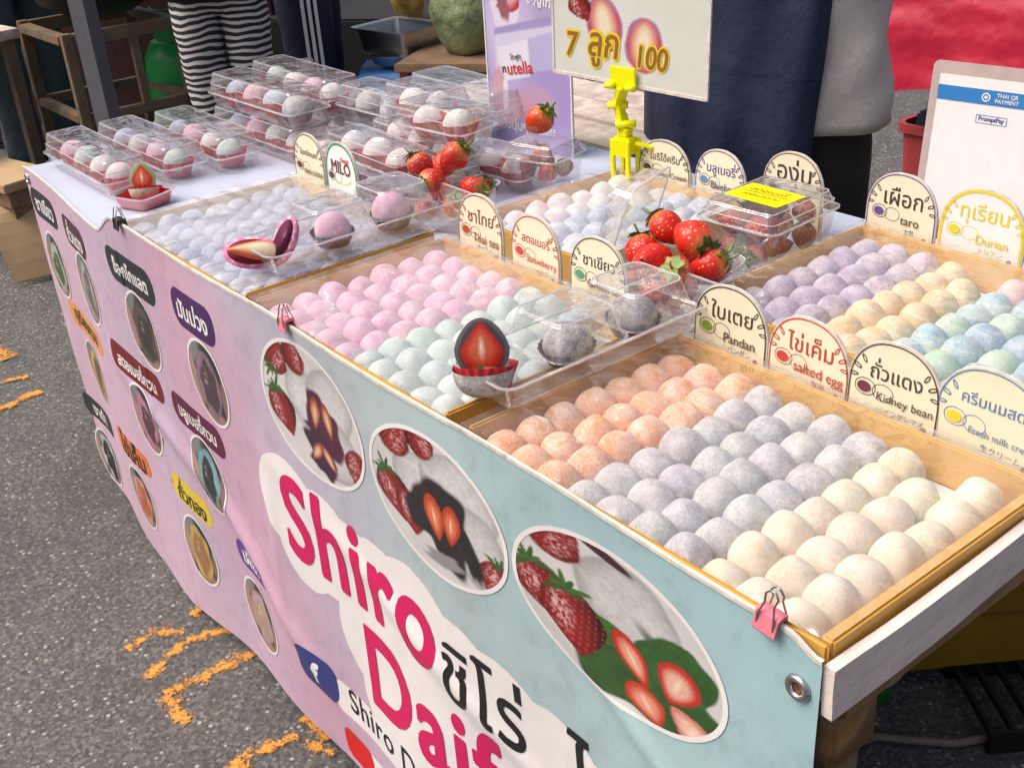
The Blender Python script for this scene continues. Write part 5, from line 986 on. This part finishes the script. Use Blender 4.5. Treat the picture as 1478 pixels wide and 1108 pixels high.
t = thing('red_frame_table', 'low table with dark red steel legs behind the lilac poster', 'table', (-2.93, 1.93, 0), (0, 0, .6)); c = MB(); c.box(-.30, .30, -.2, .2, .50, .53, .004); c.build('table_board', MT['wood_edge'], t)
for sx_ in (-1, 1):
    for sy_ in (-1, 1): c = MB(); c.box(sx_*.27-.016, sx_*.27+.016, sy_*.17-.016, sy_*.17+.016, 0, .5, .002); c.build('leg', MT['redbin'], t)
c = MB(); c.box(-.28, .28, -.18, .18, .28, .30, .003); c.build('shelf', MT['redbin'], t)
def bag(name, label, cat, x, y, z, rx, ry, h, m, seed, knot=True):
    c = MB(); n = 26; rings = []
    for i in range(15):
        f = i/14; prof = math.sin(PI*min(1, f*.86+.12))**.6 if f < .9 else .32; ring = []
        for j in range(n): a = 2*PI*j/n; k_ = prof*(1+.22*(float(vnoise(a*2.2+seed*5+30, f*5+seed))-.5)+.06*math.sin(a*7+seed)*(f)); ring.append(Vector((rx*k_*math.cos(a), ry*k_*math.sin(a), h*f)))
        rings.append(ring)
    c.loft(rings); o = c.build(name, m, None, True, (x, y, z)); return tag(o, label, cat)
bag('vegetable_bag', 'green net bag of cabbages beside the steel pan', 'bag', -3.00, 1.87, .532, .13, .11, .36, MT['cabbage'], 1); bag('snack_bag', 'gold printed snack bag behind the steel pan', 'bag', -3.60, 2.03, .551, .10, .06, .27, MT['snack'], 2)
bag('carrier_bag', 'crumpled white carrier bag left of the red table leg', 'bag', -2.955, 1.745, .301, .07, .07, .17, MT['bagwhite'], 3); bag('carrier_bag', 'small white carrier bag by the striped trousers', 'bag', -3.33, 1.40, .0, .10, .09, .55, MT['bagwhite'], 4)
t = thing('back_counter', 'dark cloth covered counter far behind the steel pan', 'counter', (-3.75, 2.25, 0), (0, 0, .55)); c = MB(); c.box(-.75, .6, -.22, .3, .02, .55, .01); c.build('counter_cloth', MT['black'], t)
c = MB(); c.box(-.76, .61, -.23, .31, 0, .02); c.build('plinth', MT['rubber'], t)
t = thing('far_counter', 'dark red covered counter at the far left behind the stand', 'counter', (-5.1, 1.35, 0), (0, 0, .75)); c = MB(); c.box(-.9, .9, -.25, .3, .02, .80, .01); c.build('counter_cloth', mat('maroon_cloth', (.04, .012, .012), .8, .3, 8), t); c = MB(); c.box(-.91, .91, -.26, .31, 0, .02); c.build('plinth', MT['rubber'], t)
# red covered table
t = thing('red_table', 'table with a shiny red plastic cover behind the vendor', 'table', (-.75, 2.55, 0), (0, 0, 0)); c = MB()
def rc(u, f):
    z = .90-(.90-(.555+.07*(u+.75)/.8+.012*math.sin(u*9)))*f; return (u, -.35-.05*f-.012*math.sin(u*16+f*2)*f-.02*(float(fbm(u*5, f*4))-.5), z)
c.grid(np.linspace(-.75, .75, 60), np.linspace(0, 1, 24), rc); c.grid([-.75, .75], np.linspace(-.35, .35, 8), lambda a, b: (a, b, .90)); c.build('red_cover', MT['redcloth'], t, True)
c = MB(); c.grid(np.linspace(-.35, .35, 20), np.linspace(0, 1, 12), lambda a, f: (-.75-.03*f-.01*math.sin(a*20)*f, a, .90-.33*f)); c.build('red_cover_side', MT['redcloth'], t, True)
for x, y in ((-.30, -.28), (.65, -.28), (-.30, .28), (.65, .28)): c = MB(); c.box(x-.02, x+.02, y-.02, y+.02, 0, .895); c.build('leg', MT['rust'], t)
t = thing('red_bin', 'dull red plastic bin under the red covered table', 'bin', (-1.40, 2.42, 0)); c = MB(); c.loft([rrect(.20, .18, .03, 0), rrect(.24, .22, .035, .40), rrect(.265, .245, .04, .405), rrect(.265, .245, .04, .43), rrect(.235, .215, .035, .43), rrect(.20, .18, .03, .05)]); c.build('bin_body', MT['redbin'], t)
c = MB(); c.box(-.09, .09, -.08, .08, .30, .46, .01); c.build('bin_liner', MT['navy'], t)
# left edge: bench, cardboard, bag
t = thing('wooden_table', 'pale wooden table edge at the far left', 'table', (-4.35, .42, 0), (0, 0, .15)); c = MB(); c.box(-.30, .28, -.25, .22, .665, .70, .003); c.build('table_board', MT['wood'], t)
for x, y in ((.24, .18), (.24, -.2), (-.26, .18), (-.26, -.2)): c = MB(); c.box(x-.02, x+.02, y-.02, y+.02, 0, .664); c.build('leg', MT['rust'], t)
t = thing('low_bench', 'low pale wooden bench left of the banner', 'bench', (-3.75, .37, 0), (0, 0, .25)); c = MB(); c.box(-.35, .25, -.10, .10, .295, .325, .003); c.build('plank', MT['cardboard'], t); c = MB(); c.box(-.33, .23, -.08, .08, .235, .294, .003); c.build('apron_rail', MT['wood_edge'], t)
for x in (-.28, .2): c = MB(); c.box(x-.02, x+.02, -.07, .07, 0, .234); c.build('leg', MT['wood_edge'], t)
bag('plastic_bag', 'bulging clear bag with greens on the low bench', 'bag', -3.92, .33, .326, .12, .10, .20, plastic('green_bag', .6, rough=.2, wrinkle=.8, wscale=30, hazecol=(.34, .38, .20)), 6)
c = MB(); c.grid(np.linspace(0, 1, 8), np.linspace(0, 1, 8), lambda a, b: (-3.60+.17*a+.02*b, .26+.20*b+.02*a*a, .235-.215*a*a+.02*math.sin(a*5+b*3)*(1-a)*a)); c.grid(np.linspace(1, 0, 8), np.linspace(0, 1, 8), lambda a, b: (-3.60+.17*a+.02*b, .26+.20*b+.02*a*a, .231-.215*a*a+.02*math.sin(a*5+b*3)*(1-a)*a)); tag(c.build('cardboard_sheet', MT['cardboard']), 'bent sheet of cardboard leaning off the low bench', 'cardboard')
# under the table on the right
t = thing('yellow_crate', 'dark yellow slatted crate under the stall table', 'crate', (-.40, 1.07, 0), (0, 0, .95))
for i in range(3):
    for yy in (-.155, .155): c = MB(); c.box(-.40, .40, yy-.008, yy+.008, .035+i*.105, .035+i*.105+.099, .003); c.build('slat', MT['crate'], t)
    for xx in (-.395, .395): c = MB(); c.box(xx-.007, xx+.007, -.146, .146, .035+i*.105, .035+i*.105+.099, .003); c.build('end_slat', MT['crate'], t)
c = MB(); c.box(-.388, .388, -.147, .147, .02, .03); c.build('crate_floor', MT['crate'], t)
for x in (-.38, .38):
    for y in (-.14, .14): c = MB(); c.box(x-.012, x+.012, y-.006, y+.006, 0, .345, .002); c.build('corner_post', MT['crate'], t)
t = thing('black_rack', 'low black plastic rack of slats on the ground under the table', 'rack', (-.215, .93, 0), (0, 0, .95)); c = MB(); c.box(-.15, .15, -.09, -.078, 0, .04, .002); c.build('side_rail', MT['rubber'], t); c = MB(); c.box(-.15, .15, .078, .09, 0, .04, .002); c.build('side_rail', MT['rubber'], t)
for i in range(9): c = MB(); c.box(-.145+i*.035, -.135+i*.035, -.078, .078, .022, .036, .002); c.build('slat', MT['rubber'], t)
t = thing('green_cup', 'green plastic cup on the ground behind the table leg', 'cup', (-.425, .735, 0)); MB().lathe([(.026, .0), (.028, .002), (.036, .09), (.034, .09), (.026, .006), (.004, .005)], 22).build('cup', mat('green_plastic', (.03, .16, .015), .35), t, True)
tag(MB().tube([(-.045, .075, .69), (-.05, .085, .5), (-.12, .2, .25), (-.27, .45, .09), (-.36, .60, .03), (-.362, .655, .009), (-.33, .682, .008), (-.27, .735, .008), (-.235, .80, .008), (-.18, .95, .008), (.05, 1.3, .008)], .007, 8).build('power_cable', MT['cable'], None, True), 'grey brown power cable running from the table leg over the ground', 'cable')
t = tag(bag('plastic_bundle', 'crumpled clear plastic tied under the table corner', 'plastic', -.055, .145, .645, .030, .022, .07, MT['bagwhite'], 9), 'crumpled clear plastic tied under the table corner', 'plastic')
